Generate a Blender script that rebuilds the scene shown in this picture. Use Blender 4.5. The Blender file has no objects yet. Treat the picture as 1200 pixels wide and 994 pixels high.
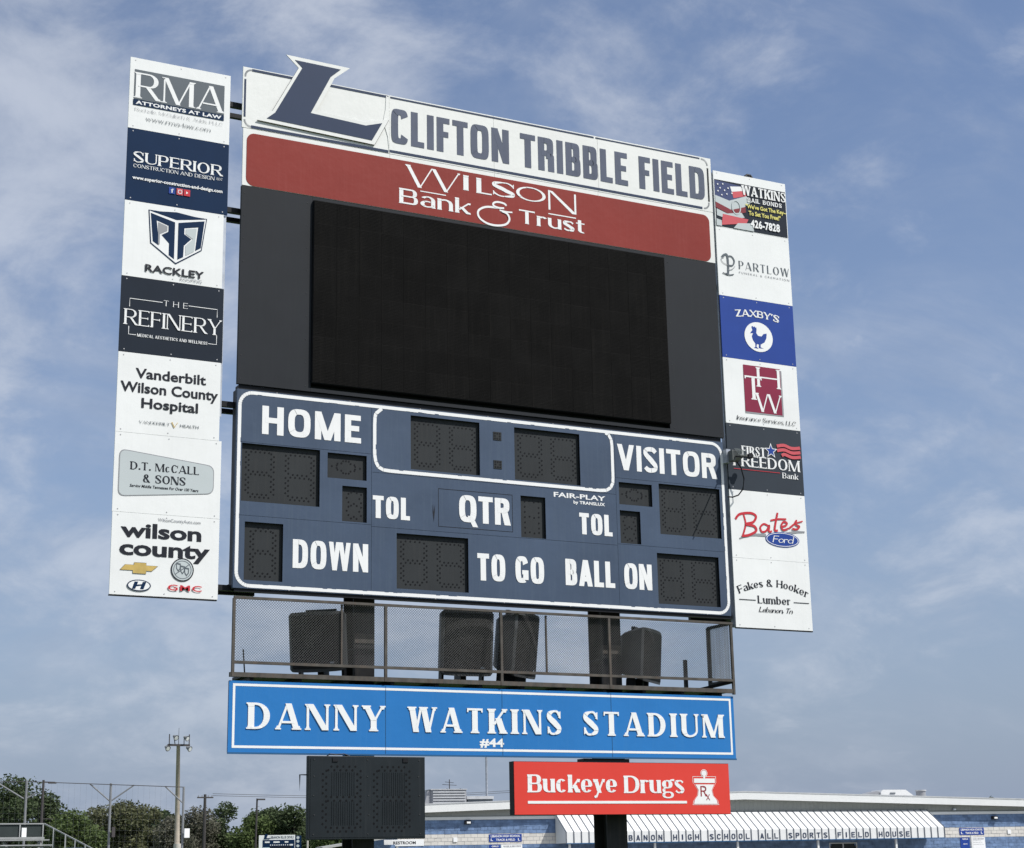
import bpy, math, random
from mathutils import Matrix, Vector
R = math.radians
rng = random.Random(7)
SC = bpy.context.scene
COL = SC.collection

# ------------------------------------------------------------------ camera
cam_data = bpy.data.cameras.new('camera')
cam = bpy.data.objects.new('camera', cam_data)
COL.objects.link(cam)
yaw, pitch, roll = R(27.1706), R(14.4931), R(-1.08223)
fw = Vector((math.sin(yaw)*math.cos(pitch), math.cos(yaw)*math.cos(pitch), math.sin(pitch)))
r0 = Vector((math.cos(yaw), -math.sin(yaw), 0))
u0 = r0.cross(fw)
rt = r0*math.cos(roll) + u0*math.sin(roll)
up = u0*math.cos(roll) - r0*math.sin(roll)
cm = Matrix.Identity(4)
for i in range(3):
    cm[i][0], cm[i][1], cm[i][2] = rt[i], up[i], -fw[i]
cm[2][3] = 1.6
cam.matrix_world = cm
cam_data.sensor_width = 36.0
cam_data.lens = 36.0*1995.32/1200
cam_data.clip_start = 0.1
cam_data.clip_end = 9000
SC.camera = cam

# ------------------------------------------------------------------ light and exposure
SUN_EL, SUN_AZ = R(50), R(40)          # the sun stands behind the camera's right shoulder
to_sun = Vector((math.cos(SUN_EL)*math.sin(SUN_AZ), -math.cos(SUN_EL)*math.cos(SUN_AZ), math.sin(SUN_EL)))
sl = bpy.data.lights.new('sun', 'SUN')
sl.energy = 4.6
sl.angle = R(0.6)
sl.color = (1.0, 0.965, 0.91)
so = bpy.data.objects.new('sun', sl)
so.rotation_euler = to_sun.to_track_quat('Z', 'Y').to_euler()
so.location = (0, 0, 60)
COL.objects.link(so)
SC.view_settings.view_transform = 'Standard'
SC.view_settings.look = 'None'
SC.view_settings.exposure = 0.0
SC.view_settings.gamma = 1.0
SC.view_settings.use_curve_mapping = False

world = bpy.data.worlds.new('World')
SC.world = world
world.use_nodes = True
wt = world.node_tree
wt.nodes.clear()
def wn(kind, **kw):
    n = wt.nodes.new(kind)
    for k, v in kw.items():
        setattr(n, k, v)
    return n
def wmath(op, a, b=None, c=None, clamp=False):
    n = wn('ShaderNodeMath', operation=op, use_clamp=clamp)
    for i, v in enumerate((a, b, c)):
        if v is None:
            continue
        if isinstance(v, (int, float)):
            n.inputs[i].default_value = v
        else:
            wt.links.new(v, n.inputs[i])
    return n.outputs[0]
def wmix(f, a, b, blend='MIX'):
    n = wn('ShaderNodeMix', data_type='RGBA', blend_type=blend)
    if isinstance(f, (int, float)):
        n.inputs[0].default_value = f
    else:
        wt.links.new(f, n.inputs[0])
    for i, v in ((6, a), (7, b)):
        if isinstance(v, tuple):
            n.inputs[i].default_value = v+(1,)
        else:
            wt.links.new(v, n.inputs[i])
    return n.outputs[2]
tc = wn('ShaderNodeTexCoord')
sky = wn('ShaderNodeTexSky', sky_type='NISHITA', sun_disc=False)
sky.sun_elevation = SUN_EL
sky.sun_rotation = math.atan2(to_sun.x, to_sun.y)
sky.air_density = 1.0
sky.dust_density = 1.5
sky.ozone_density = 1.6
sep = wn('ShaderNodeSeparateXYZ')
wt.links.new(tc.outputs['Generated'], sep.inputs[0])
X, Yv, Z = sep.outputs
zc = wmath('MAXIMUM', Z, 0.0)
den = wmath('ADD', zc, 0.42)
cu = wmath('DIVIDE', X, den)
cv = wmath('DIVIDE', Yv, den)
cmb = wn('ShaderNodeCombineXYZ')
wt.links.new(cu, cmb.inputs[0]); wt.links.new(cv, cmb.inputs[1])
def noise(scale, detail, rough, off, dist=0.0, stretch=(1, 1, 1)):
    m = wn('ShaderNodeMapping')
    m.inputs['Location'].default_value = off
    m.inputs['Scale'].default_value = stretch
    wt.links.new(cmb.outputs[0], m.inputs[0])
    n = wn('ShaderNodeTexNoise', noise_dimensions='3D')
    n.inputs['Scale'].default_value = scale
    n.inputs['Detail'].default_value = detail
    n.inputs['Roughness'].default_value = rough
    n.inputs['Distortion'].default_value = dist
    wt.links.new(m.outputs[0], n.inputs['Vector'])
    return n.outputs['Fac']
def ramp(fac, lo, hi, a=0.0, b=1.0):
    n = wn('ShaderNodeMapRange', interpolation_type='SMOOTHSTEP')
    wt.links.new(fac, n.inputs[0])
    n.inputs[1].default_value, n.inputs[2].default_value = lo, hi
    n.inputs[3].default_value, n.inputs[4].default_value = a, b
    return n.outputs[0]
SKY_OFF = (60.0, 18.3, 0)
big = noise(2.3, 5, 0.5, SKY_OFF)
mid = noise(7.2, 10, 0.62, (SKY_OFF[0]*1.7+4, SKY_OFF[1]*2.1, 0), 0.25)
wisp = noise(4.2, 8, 0.60, (1.3, 9.2, 0), 0.5, (0.8, 1.3, 1))
# broken cloud, more of it towards the west (-X), clearing to the east
bias = wmath('SUBTRACT', 0.76, wmath('MULTIPLY', X, 0.90))
cov = wmath('ADD', wmath('ADD', wmath('MULTIPLY', wmath('SUBTRACT', big, 0.5), 2.0), wmath('MULTIPLY', wmath('SUBTRACT', mid, 0.5), 1.5)), bias)
cov = ramp(cov, 0.08, 0.72)
ws = wmath('MULTIPLY', ramp(wisp, 0.42, 0.78), 0.55)
cloud = wmath('MAXIMUM', wmath('MULTIPLY', cov, 0.72), ws)
hzf = wmath('POWER', wmath('SUBTRACT', 1.0, zc), 4.0)
bg_sky = wn('ShaderNodeBackground'); bg_sky.inputs[1].default_value = 0.125
tint = wmix(1.0, sky.outputs[0], (0.97, 0.98, 1.06), 'MULTIPLY')
wt.links.new(tint, bg_sky.inputs[0])
bg_cl = wn('ShaderNodeBackground'); bg_cl.inputs[1].default_value = 1.0
shade = ramp(mid, 0.3, 0.7)
cloud_col = wmix(shade, (0.37, 0.43, 0.55), (0.66, 0.70, 0.78))
wt.links.new(cloud_col, bg_cl.inputs[0])
bg_hz = wn('ShaderNodeBackground'); bg_hz.inputs[0].default_value = (0.285, 0.355, 0.50, 1)
bg_hz.inputs[1].default_value = 1.0
mx1 = wn('ShaderNodeMixShader'); mx2 = wn('ShaderNodeMixShader')
wt.links.new(wmath('MULTIPLY', hzf, 0.95), mx1.inputs[0])
wt.links.new(bg_sky.outputs[0], mx1.inputs[1]); wt.links.new(bg_hz.outputs[0], mx1.inputs[2])
cl_f = wmath('MULTIPLY', cloud, wmath('SUBTRACT', 1.0, wmath('MULTIPLY', hzf, 0.6)))
wt.links.new(cl_f, mx2.inputs[0])
wt.links.new(mx1.outputs[0], mx2.inputs[1]); wt.links.new(bg_cl.outputs[0], mx2.inputs[2])
wo = wn('ShaderNodeOutputWorld')
wt.links.new(mx2.outputs[0], wo.inputs[0])

# ------------------------------------------------------------------ materials
MATS = {}
def mat(name, col, rough=0.6, metal=0.0, var=0.08, scale=3.0, streak=0.0, dirt=None, bump=0.0, bscale=40.0, island=0.0, spec=0.22, trans=0.0):
    if name in MATS:
        return MATS[name]
    m = bpy.data.materials.new(name); m.use_nodes = True
    t = m.node_tree; N = t.nodes; L = t.links
    b = N['Principled BSDF']
    b.inputs['Roughness'].default_value = rough
    b.inputs['Metallic'].default_value = metal
    b.inputs['Specular IOR Level'].default_value = spec
    g = N.new('ShaderNodeNewGeometry')
    def nz(sc, det, st=(1, 1, 1), r=0.6):
        mp = N.new('ShaderNodeMapping'); mp.inputs['Scale'].default_value = st
        L.new(g.outputs['Position'], mp.inputs[0])
        n = N.new('ShaderNodeTexNoise'); n.inputs['Scale'].default_value = sc
        n.inputs['Detail'].default_value = det; n.inputs['Roughness'].default_value = r
        L.new(mp.outputs[0], n.inputs['Vector'])
        return n.outputs['Fac']
    def mrange(f, a, b_, c, d):
        n = N.new('ShaderNodeMapRange'); L.new(f, n.inputs[0])
        for i, v in enumerate((a, b_, c, d)):
            n.inputs[i+1].default_value = v
        return n.outputs[0]
    def mixc(f, a, b_, blend='MIX'):
        n = N.new('ShaderNodeMix'); n.data_type = 'RGBA'; n.blend_type = blend
        if isinstance(f, float): n.inputs[0].default_value = f
        else: L.new(f, n.inputs[0])
        for i, v in ((6, a), (7, b_)):
            if isinstance(v, tuple): n.inputs[i].default_value = tuple(v)+(1,)
            else: L.new(v, n.inputs[i])
        return n.outputs[2]
    lo = tuple(c*(1-var) for c in col); hi = tuple(min(1, c*(1+var)) for c in col)
    c = mixc(mrange(nz(scale, 6), 0.3, 0.7, 0, 1), lo, hi)
    if streak:
        f = mrange(nz(1.0, 5, (26, 26, 1.1)), 0.5, 0.75, 0, streak)
        c = mixc(f, c, dirt or tuple(x*0.6 for x in col))
    if island:
        f = mrange(g.outputs['Random Per Island'], 0, 1, 1-island, 1+island)
        cc = N.new('ShaderNodeCombineColor')
        for i in range(3): L.new(f, cc.inputs[i])
        c = mixc(1.0, c, cc.outputs[0], 'MULTIPLY')
    L.new(c, b.inputs['Base Color'])
    if trans:
        b.inputs['Transmission Weight'].default_value = 0.0
        ts = N.new('ShaderNodeBsdfTranslucent'); L.new(c, ts.inputs[0])
        ms = N.new('ShaderNodeMixShader'); ms.inputs[0].default_value = trans
        L.new(b.outputs[0], ms.inputs[1]); L.new(ts.outputs[0], ms.inputs[2])
        L.new(ms.outputs[0], N['Material Output'].inputs[0])
    if bump:
        bp = N.new('ShaderNodeBump'); bp.inputs['Strength'].default_value = bump
        bp.inputs['Distance'].default_value = 0.02
        L.new(nz(bscale, 4), bp.inputs['Height']); L.new(bp.outputs[0], b.inputs['Normal'])
    MATS[name] = m
    return m
WHITE = mat('white_sheet', (0.82, 0.835, 0.83), 0.45, var=0.04, scale=1.3, streak=0.12, dirt=(0.60, 0.61, 0.59), bump=0.25, bscale=1.9)
HWHITE = mat('header_white', (0.78, 0.79, 0.77), 0.5, var=0.04, scale=0.9, streak=0.10, dirt=(0.58, 0.58, 0.54), bump=0.5, bscale=1.4)
INKW = mat('white_vinyl', (0.84, 0.85, 0.85), 0.5, var=0.03, streak=0.12, dirt=(0.6, 0.61, 0.62))
FARG = mat('far_galvanised', (.20, .21, .22), .6, var=.1)
NAVY = mat('board_navy', (0.059, 0.087, 0.140), 0.5, var=0.14, scale=0.9, streak=0.40, dirt=(0.085, 0.118, 0.165), bump=0.22, bscale=2.4)
NAVYP = mat('print_navy', (0.004, 0.022, 0.066), 0.6, spec=.12, var=0.06)
NAVYL = mat('emblem_navy', (0.024, 0.041, 0.088), 0.55, var=0.05, scale=2)
CHAR = mat('print_charcoal', (0.013, 0.020, 0.033), 0.6, spec=.15, var=0.06)
CHARL = mat('print_slate', (0.030, 0.040, 0.054), 0.55, var=0.06)
BLUEZ = mat('print_blue', (0.022, 0.06, 0.29), 0.4, var=0.05)
BLUES = mat('stadium_sign_blue', (0.026, 0.18, 0.49), 0.4, var=0.07, scale=0.8, streak=0.22, dirt=(0.06, 0.22, 0.48), bump=0.3, bscale=1.6)
BLUED = mat('stadium_sign_edge', (0.03, 0.11, 0.24), 0.45)
LETG = mat('faded_letter_grey', (0.088, 0.105, 0.155), 0.5, var=0.16, scale=1.6, streak=0.35, dirt=(0.13, 0.14, 0.17))
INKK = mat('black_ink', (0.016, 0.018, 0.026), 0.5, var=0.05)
INKG = mat('grey_ink', (0.30, 0.31, 0.33), 0.5, var=0.05)
INKDG = mat('dark_grey_ink', (0.11, 0.13, 0.15), 0.5, var=0.05)
PLATE = mat('pale_grey_print', (0.52, 0.57, 0.58), 0.45, var=0.06, scale=0.8)
INKR = mat('red_ink', (0.55, 0.035, 0.05), 0.5, var=0.05)
MAROON = mat('maroon_ink', (0.235, 0.02, 0.055), 0.5, var=0.08)
PINKR = mat('pale_red_ink', (0.58, 0.10, 0.12), 0.5, var=0.05)
GOLD = mat('gold_ink', (0.55, 0.40, 0.13), 0.45, var=0.2, scale=6)
YELL = mat('yellow_ink', (0.72, 0.66, 0.18), 0.5, var=0.04)
RED = mat('bank_sign_red', (0.235, 0.026, 0.018), 0.45, var=0.07, scale=0.7, streak=0.25, dirt=(0.29, 0.055, 0.045), bump=0.3, bscale=1.7)
REDB = mat('pharmacy_sign_red', (0.70, 0.060, 0.045), 0.42, var=0.04, scale=1, streak=0.12, dirt=(0.6, 0.09, 0.075), bump=0.2, bscale=1.8)
CAB = mat('cabinet_grey', (0.015, 0.018, 0.023), 0.65, var=0.12, scale=1.2, streak=0.25, dirt=(0.024, 0.027, 0.03), bump=0.06, bscale=2)
FRAMEK = mat('black_steel', (0.012, 0.013, 0.016), 0.5, var=0.25, scale=6)
POSTM = mat('post_steel', (0.028, 0.028, 0.030), 0.6, var=0.35, scale=3, streak=0.5, dirt=(0.075, 0.06, 0.05))
RAILM = mat('rusty_rail', (0.085, 0.078, 0.07), 0.65, var=0.3, scale=9, streak=0.5, dirt=(0.13, 0.085, 0.06))
MESHM = mat('mesh_wire', (0.21, 0.21, 0.205), 0.5, metal=0.3, var=0.2)
SCREWD = mat('dark_screw', (0.05, 0.052, 0.056), 0.5)
DIG = mat('digit_plate', (0.027, 0.031, 0.034), 0.7, var=0.12, scale=2, streak=0.35, dirt=(0.045, 0.046, 0.046))
DOT = mat('lamp_hole', (0.005, 0.005, 0.006), 0.4)
PCLK = mat('play_clock_case', (0.013, 0.018, 0.022), 0.5, var=0.2, scale=2, streak=0.5, dirt=(0.030, 0.034, 0.038))
def per_object(m, lo, hi):
    t = m.node_tree; b = t.nodes['Principled BSDF']; src = b.inputs['Base Color'].links[0].from_socket
    oi = t.nodes.new('ShaderNodeObjectInfo'); mr = t.nodes.new('ShaderNodeMapRange'); t.links.new(oi.outputs['Random'], mr.inputs[0])
    mr.inputs[3].default_value, mr.inputs[4].default_value = lo, hi
    v = t.nodes.new('ShaderNodeVectorMath'); v.operation = 'SCALE'; t.links.new(src, v.inputs[0]); t.links.new(mr.outputs[0], v.inputs['Scale'])
    t.links.new(v.outputs[0], b.inputs['Base Color'])
LED = mat('led_module', (0.0040, 0.0039, 0.0038), 0.8, var=0.5, scale=2.2, streak=0.5, dirt=(0.012, 0.011, 0.010), bump=0.3, bscale=60, spec=0.12, island=0.0)
per_object(LED, .82, 1.22)
GALV = mat('galvanised', (0.42, 0.45, 0.50), 0.45, metal=0.4, var=0.15, scale=6)
ALU = mat('aluminium', (0.55, 0.56, 0.57), 0.4, metal=0.3, var=0.1)
SPK = mat('speaker_grille', (0.020, 0.020, 0.021), 0.7, var=0.25, scale=30, bump=0.3, bscale=90)
SPKB = mat('speaker_shell', (0.085, 0.09, 0.095), 0.5, var=0.12, scale=4)
SCREW = mat('screw', (0.42, 0.42, 0.43), 0.5, metal=0.5)
HOUSE_BLUE = mat('painted_block', (0.15, 0.225, 0.37), 0.8, var=0.28, scale=2.6, streak=0.2, dirt=(0.10, 0.17, 0.33), bump=0.9, bscale=5, island=0.12)
HOUSE_BEIGE = mat('beige_block', (0.62, 0.60, 0.56), 0.85, var=0.05, scale=2, bump=0.3, bscale=5, island=0.05)
SIDING = mat('grey_siding', (0.36, 0.37, 0.35), 0.6, var=0.05, scale=0.5)
FASCIA = mat('white_fascia', (0.74, 0.75, 0.74), 0.4, var=0.03, streak=0.1)
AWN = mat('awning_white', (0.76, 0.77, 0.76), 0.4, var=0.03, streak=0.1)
SEAM = mat('awning_seam', (0.10, 0.115, 0.14), 0.5)
GLASS = mat('dark_window_glass', (0.02, 0.022, 0.025), 0.12, var=0.1)
SHADE_WALL = HOUSE_BLUE
ROOFM = mat('roof_metal', (0.4, 0.4, 0.4), 0.5)
GRASS = mat('grass', (0.055, 0.10, 0.028), 0.95, var=0.3, scale=0.6, bump=0.4, bscale=12)
TRACK = mat('track_surface', (0.11, 0.075, 0.07), 0.9, var=0.1, scale=1)
CONC = mat('concrete', (0.36, 0.35, 0.33), 0.85, var=0.1)
POLE = mat('weathered_pole', (0.40, 0.35, 0.29), 0.8, var=0.15, scale=2)
CPOLE = mat('pale_pole', (0.52, 0.49, 0.45), 0.7, var=0.1, scale=2)
DPOLE = mat('dark_pole', (0.06, 0.055, 0.055), 0.7, var=0.1)
BARK = mat('bark', (0.10, 0.085, 0.065), 0.9, var=0.3, scale=8)

# ------------------------------------------------------------------ scene graph helpers
MW = {}
def tag(o, label=None, cat=None, group=None, kind=None):
    for k, v in (('label', label), ('category', cat), ('group', group), ('kind', kind)):
        if v: o[k] = v
    return o
def thing(name, label, cat, loc=(0, 0, 0), rotz=0.0, group=None):
    o = bpy.data.objects.new(name, None)
    o.empty_display_size = 0.2
    COL.objects.link(o)
    o.location = loc; o.rotation_euler = (0, 0, rotz)
    MW[o] = Matrix.Translation(loc) @ Matrix.Rotation(rotz, 4, 'Z')
    return tag(o, label, cat, group)
class MB:
    def __init__(s):
        s.v, s.f = [], []
    def poly(s, pts):
        n = len(s.v); s.v += [tuple(p) for p in pts]; s.f.append(tuple(range(n, n+len(pts))))
    def box(s, x0, x1, y0, y1, z0, z1):
        n = len(s.v)
        s.v += [(x, y, z) for z in (z0, z1) for y in (y0, y1) for x in (x0, x1)]
        for q in ((0, 2, 3, 1), (4, 5, 7, 6), (0, 1, 5, 4), (2, 6, 7, 3), (0, 4, 6, 2), (1, 3, 7, 5)):
            s.f.append(tuple(n+i for i in q))
        return s
    def bar(s, a, b, w, d=None, upv=(0, 0, 1)):
        a, b = Vector(a), Vector(b); d = w if d is None else d
        t = (b-a).normalized(); u = Vector(upv)
        if abs(t.dot(u)) > 0.99: u = Vector((0, 1, 0))
        x = t.cross(u).normalized()*(w/2); y = x.cross(t).normalized()*(d/2)
        n = len(s.v)
        for p in (a, b):
            for sx, sy in ((-1, -1), (1, -1), (1, 1), (-1, 1)):
                s.v.append(tuple(p+x*sx+y*sy))
        for q in ((3, 2, 1, 0), (4, 5, 6, 7), (0, 1, 5, 4), (1, 2, 6, 5), (2, 3, 7, 6), (3, 0, 4, 7)):
            s.f.append(tuple(n+i for i in q))
        return s
    def tube(s, pts, r, seg=8, r1=None):
        pts = [Vector(p) for p in pts]; m = len(pts); base = len(s.v)
        ref = None
        for i, p in enumerate(pts):
            t = (pts[min(i+1, m-1)]-pts[max(i-1, 0)]).normalized()
            if ref is None:
                ref = Vector((0, 0, 1)) if abs(t.z) < 0.9 else Vector((1, 0, 0))
            x = t.cross(ref).normalized(); y = t.cross(x).normalized(); ref = -(t.cross(x)) if False else ref
            rr = r if r1 is None else r+(r1-r)*i/(m-1)
            for k in range(seg):
                a = 2*math.pi*k/seg
                s.v.append(tuple(p+x*math.cos(a)*rr+y*math.sin(a)*rr))
        for i in range(m-1):
            for k in range(seg):
                a, b = base+i*seg+k, base+i*seg+(k+1) % seg
                s.f.append((a, b, b+seg, a+seg))
        s.f.append(tuple(base+k for k in range(seg)))
        s.f.append(tuple(base+(m-1)*seg+k for k in reversed(range(seg))))
        return s
    def prism(s, pts, y0, y1):
        """outline in the x-z plane (counter-clockwise seen from -y) given real thickness from y0 (front) to y1"""
        n = len(s.v); m = len(pts)
        s.v += [(x, y0, z) for x, z in pts] + [(x, y1, z) for x, z in pts]
        s.f.append(tuple(range(n, n+m))); s.f.append(tuple(range(n+2*m-1, n+m-1, -1)))
        for i in range(m):
            j = (i+1) % m
            s.f.append((n+j, n+i, n+m+i, n+m+j))
        return s
def mesh_of(name, mb, material, xf=None, smooth=False, bevel=0):
    me = bpy.data.meshes.new(name)
    me.from_pydata(mb.v, [], mb.f)
    if xf is not None: me.transform(xf)
    me.materials.append(material)
    if smooth:
        me.shade_smooth()
    me.update()
    return me
def part(name, mb, material, parent=None, frame=None, smooth=False, kind=None, label=None, bevel=0.0):
    """mb is authored in world coordinates (or in `frame`); stored local to its parent"""
    xf = frame.copy() if frame is not None else Matrix.Identity(4)
    if parent is not None: xf = MW[parent].inverted() @ xf
    me = mesh_of(name, mb, material, xf, smooth)
    o = bpy.data.objects.new(name, me)
    COL.objects.link(o)
    if parent is not None:
        o.parent = parent; MW[o] = MW[parent].copy()
    else:
        MW[o] = Matrix.Identity(4)
    if kind: o['kind'] = kind
    if label: o['label'] = label
    if bevel:
        b = o.modifiers.new('edge', 'BEVEL'); b.width = bevel; b.segments = 2; b.limit_method = 'ANGLE'
    return o
def piece(name, me, parent, loc):
    o = bpy.data.objects.new(name, me); COL.objects.link(o)
    o.parent = parent; o.location = loc
    return o

# ------------------------------------------------------------------ lettering
# every glyph is drawn from stems, diagonals, bars and rings; the style sets stem width T, hairline H,
# serif length sf, serif height sh, curve squareness n, x-height xh, slant and tracking
class Sty:
    def __init__(s, T=.18, H=.15, d=None, sf=0., sh=.05, n=2.4, xh=.72, sl=0., tr=.12, sp=.35, asc=1.0, mono=False):
        s.T, s.H, s.sf, s.sh, s.n, s.xh, s.sl, s.tr, s.sp, s.asc = T, H, sf, sh, n, xh, sl, tr, sp, asc
        s.d = T if d is None else d
GW = dict(A=.74, B=.62, C=.66, D=.70, E=.54, F=.52, G=.70, H=.70, I=0, J=.46, K=.68, L=.52, M=.86, N=.72, O=.74, P=.60, Q=.74, R=.66, S=.58, T=.62,
          U=.68, V=.72, W=1.02, X=.70, Y=.70, Z=.60, a=.50, b=.54, c=.48, d=.54, e=.52, f=.34, g=.54, h=.52, i=0, j=.10, k=.52, l=0, m=.84, n=.52,
          o=.54, p=.54, q=.54, r=.36, s=.44, t=.34, u=.52, v=.50, w=.76, x=.52, y=.50, z=.46)
GW.update({'0': .58, '1': .30, '2': .56, '3': .56, '4': .58, '5': .56, '6': .57, '7': .54, '8': .57, '9': .57, '&': .74, '#': .62, '-': .30,
           '.': 0, ',': 0, "'": 0, '!': 0, '"': .2, '|': 0})
def glyph(ch, S, W):
    T, H, d, n, xh, sf, sh = S.T, S.H, S.d, S.n, S.xh, S.sf, S.sh
    w = GW.get(ch, .5)*W
    w = max(w, T)
    if ch in 'MWmw': w = max(w, T*2.6)
    elif ch not in "Iil.,'!|1j": w = max(w, T*1.75)
    P = []
    def quad(*p): P.append(list(p))
    def serif(x0, x1, y, up, left=True, right=True):
        if sf <= 0: return
        a = x0-(sf if left else 0); b = x1+(sf if right else 0)
        if up: quad((a, y-sh), (b, y-sh), (b, y), (a, y)); quad((x0-(sf*.4 if left else 0), y-sh), (x0, y-sh*2.6), (x1, y-sh*2.6), (x1+(sf*.4 if right else 0), y-sh))
        else: quad((a, y), (b, y), (b, y+sh), (a, y+sh)); quad((x0-(sf*.4 if left else 0), y+sh), (x1+(sf*.4 if right else 0), y+sh), (x1, y+sh*2.6), (x0, y+sh*2.6))
    def stem(x, y0=0., y1=1., t=None, st='bt', l=True, r=True):
        t = T if t is None else t
        quad((x, y0), (x+t, y0), (x+t, y1), (x, y1))
        if 'b' in st: serif(x, x+t, y0, False, l, r)
        if 't' in st: serif(x, x+t, y1, True, l, r)
        if 'q' in st: serif(x, x+t, y1, True, True, False)
    def diag(x0, y0, x1, y1, t, st=''):
        quad((x0, y0), (x0+t, y0), (x1+t, y1), (x1, y1))
        if 'b' in st: serif(x0, x0+t, y0, False)
        if 't' in st: serif(x1, x1+t, y1, True)
    def bar(x0, x1, y, t=None, tick=0):
        t = H if t is None else t
        quad((x0, y), (x1, y), (x1, y+t), (x0, y+t))
        if sf > 0 and tick:
            k = sf*.5+.02
            if tick == 1: quad((x1-k, y-sf*1.1), (x1, y-sf*1.1), (x1, y+t), (x1-k*1.6, y+t))
            if tick == 2: quad((x1-k*1.6, y), (x1, y), (x1, y+t+sf*1.1), (x1-k, y+t+sf*1.1))
            if tick == 3: quad((x1-k, y-sf*.8), (x1, y-sf*.8), (x1, y+t+sf*.8), (x1-k, y+t+sf*.8))
            if tick == 4: quad((x0, y-sf*1.1), (x0+k, y-sf*1.1), (x0+k*1.6, y+t), (x0, y+t))
    def ring(x0, x1, y0, y1, a0=0, a1=360, tl=None, tr_=None, ht=None, hb=None, N=None):
        tl = T if tl is None else tl; tr_ = T if tr_ is None else tr_
        ht = H if ht is None else ht; hb = H if hb is None else hb
        cx, cy, rx, ry = (x0+x1)/2, (y0+y1)/2, (x1-x0)/2, (y1-y0)/2
        N = N or max(4, int(abs(a1-a0)/12)); prev = None
        for i in range(N+1):
            a = R(a0+(a1-a0)*i/N); c, s_ = math.cos(a), math.sin(a)
            ex = math.copysign(abs(c)**(2/n), c); ey = math.copysign(abs(s_)**(2/n), s_)
            irx = max(.004, rx-(tr_ if c > 0 else tl)); iry = max(.004, ry-(ht if s_ > 0 else hb))
            o = (cx+rx*ex, cy+ry*ey); q = (cx+irx*ex, cy+iry*ey)
            if prev: quad(prev[0], o, q, prev[1])
            prev = (o, q)
    def bowl(xs, x1, y0, y1, t=None, ht=None, hb=None):
        t = T if t is None else t
        rx = min((x1-xs)*.75, (y1-y0)*.62); xm = x1-rx
        ht = H if ht is None else ht; hb = H if hb is None else hb
        quad((xs, y1-ht), (xm, y1-ht), (xm, y1), (xs, y1)); quad((xs, y0), (xm, y0), (xm, y0+hb), (xs, y0+hb))
        ring(xm-rx, x1, y0, y1, -90, 90, tr_=t, ht=ht, hb=hb)
    def rib(pts, ws):
        # smooth ribbon through points with varying width
        q = []
        m = len(pts)
        for i in range(m-1):
            p0, p1, p2, p3 = pts[max(i-1, 0)], pts[i], pts[i+1], pts[min(i+2, m-1)]
            for k in range(6):
                t = k/6
                q.append(tuple(.5*((2*p1[j])+(-p0[j]+p2[j])*t+(2*p0[j]-5*p1[j]+4*p2[j]-p3[j])*t*t+(-p0[j]+3*p1[j]-3*p2[j]+p3[j])*t**3) for j in (0, 1))+(ws[i]+(ws[i+1]-ws[i])*t,))
        q.append(tuple(pts[-1])+(ws[-1],))
        prev = None
        for i, (x, y, t) in enumerate(q):
            a, b = q[max(i-1, 0)], q[min(i+1, len(q)-1)]
            dx, dy = b[0]-a[0], b[1]-a[1]; L = math.hypot(dx, dy) or 1
            nx, ny = -dy/L*t/2, dx/L*t/2
            cur = ((x+nx, y+ny), (x-nx, y-ny))
            if prev: quad(prev[1], cur[1], cur[0], prev[0])
            prev = cur
    def ess(x0, x1, y0, y1):
        hs = max(H*1.0, min(T*.85, (y1-y0)*.26)); m = (y0+y1)/2
        e = T*.9
        cx = (x0+x1)/2; hw = (x1-x0)/2
        q = y1-y0
        hh = min(H, q*.24)
        pts = [(x1-e*.35, y1-q*.20), (cx+hw*.45, y1-hh*.62), (cx-hw*.1, y1-hh*.5), (x0+e*.55, y1-q*.14), (x0+e*.5, y1-q*.29), (cx-hw*.15, m+q*.055), (cx+hw*.2, m-q*.05),
               (x1-e*.5, y0+q*.29), (x1-e*.55, y0+q*.14), (cx+hw*.1, y0+hh*.5), (cx-hw*.45, y0+hh*.62), (x0+e*.35, y0+q*.20)]
        ws = [e*.85 if sf == 0 else e*.55, hh*1.05, hh, e*.85, e*.95, hs*1.15, hs*1.15, e*.95, e*.85, hh, hh*1.05, e*.85 if sf == 0 else e*.55]
        rib(pts, ws)
    def dot(x, y, r=None):
        r = r or T*.58
        if sf > 0 or n < 3:
            P.append([(x+r*math.cos(2*math.pi*k/12), y+r*math.sin(2*math.pi*k/12)) for k in range(12)])
        else:
            quad((x-T/2, y-r), (x+T/2, y-r), (x+T/2, y+r), (x-T/2, y+r))
    c = ch
    if c == 'A':
        m = (w-T)/2; diag(0, 0, m+(T-d)*.3, 1, d, 'b'); diag(w-T, 0, m, 1, T, 'b'); bar(w*.2, w*.78, .24 if sf else .18, H)
    elif c == 'B': stem(0, st='bt', r=False); bowl(T*.5, w*.95, .5-H*.45, 1, ht=H, hb=H*.9); bowl(T*.5, w, 0, .5+H*.45, ht=H*.9)
    elif c in 'CG':
        ring(0, w, 0, 1, 38 if n < 3 else 22, 322 if c == 'C' and n < 3 else 338 if c == 'C' else 300)
        if c == 'G': stem(w-T, (.06 if sf else 0.12), .48, st='t' if sf else ''); 
        if c == 'G' and not sf: bar(w*.52, w, .48-H*.9, H*.9)
        if sf: quad((w-d*1.1, .66), (w, .62), (w, .99), (w-d*.8, .90))
    elif c == 'D': stem(0, r=False); bowl(T*.5, w, 0, 1)
    elif c in 'EF':
        stem(0, r=False); bar(T*.5, w, 1-H, tick=1); bar(T*.5, w*.9, .5-H*.4, tick=3)
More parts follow.
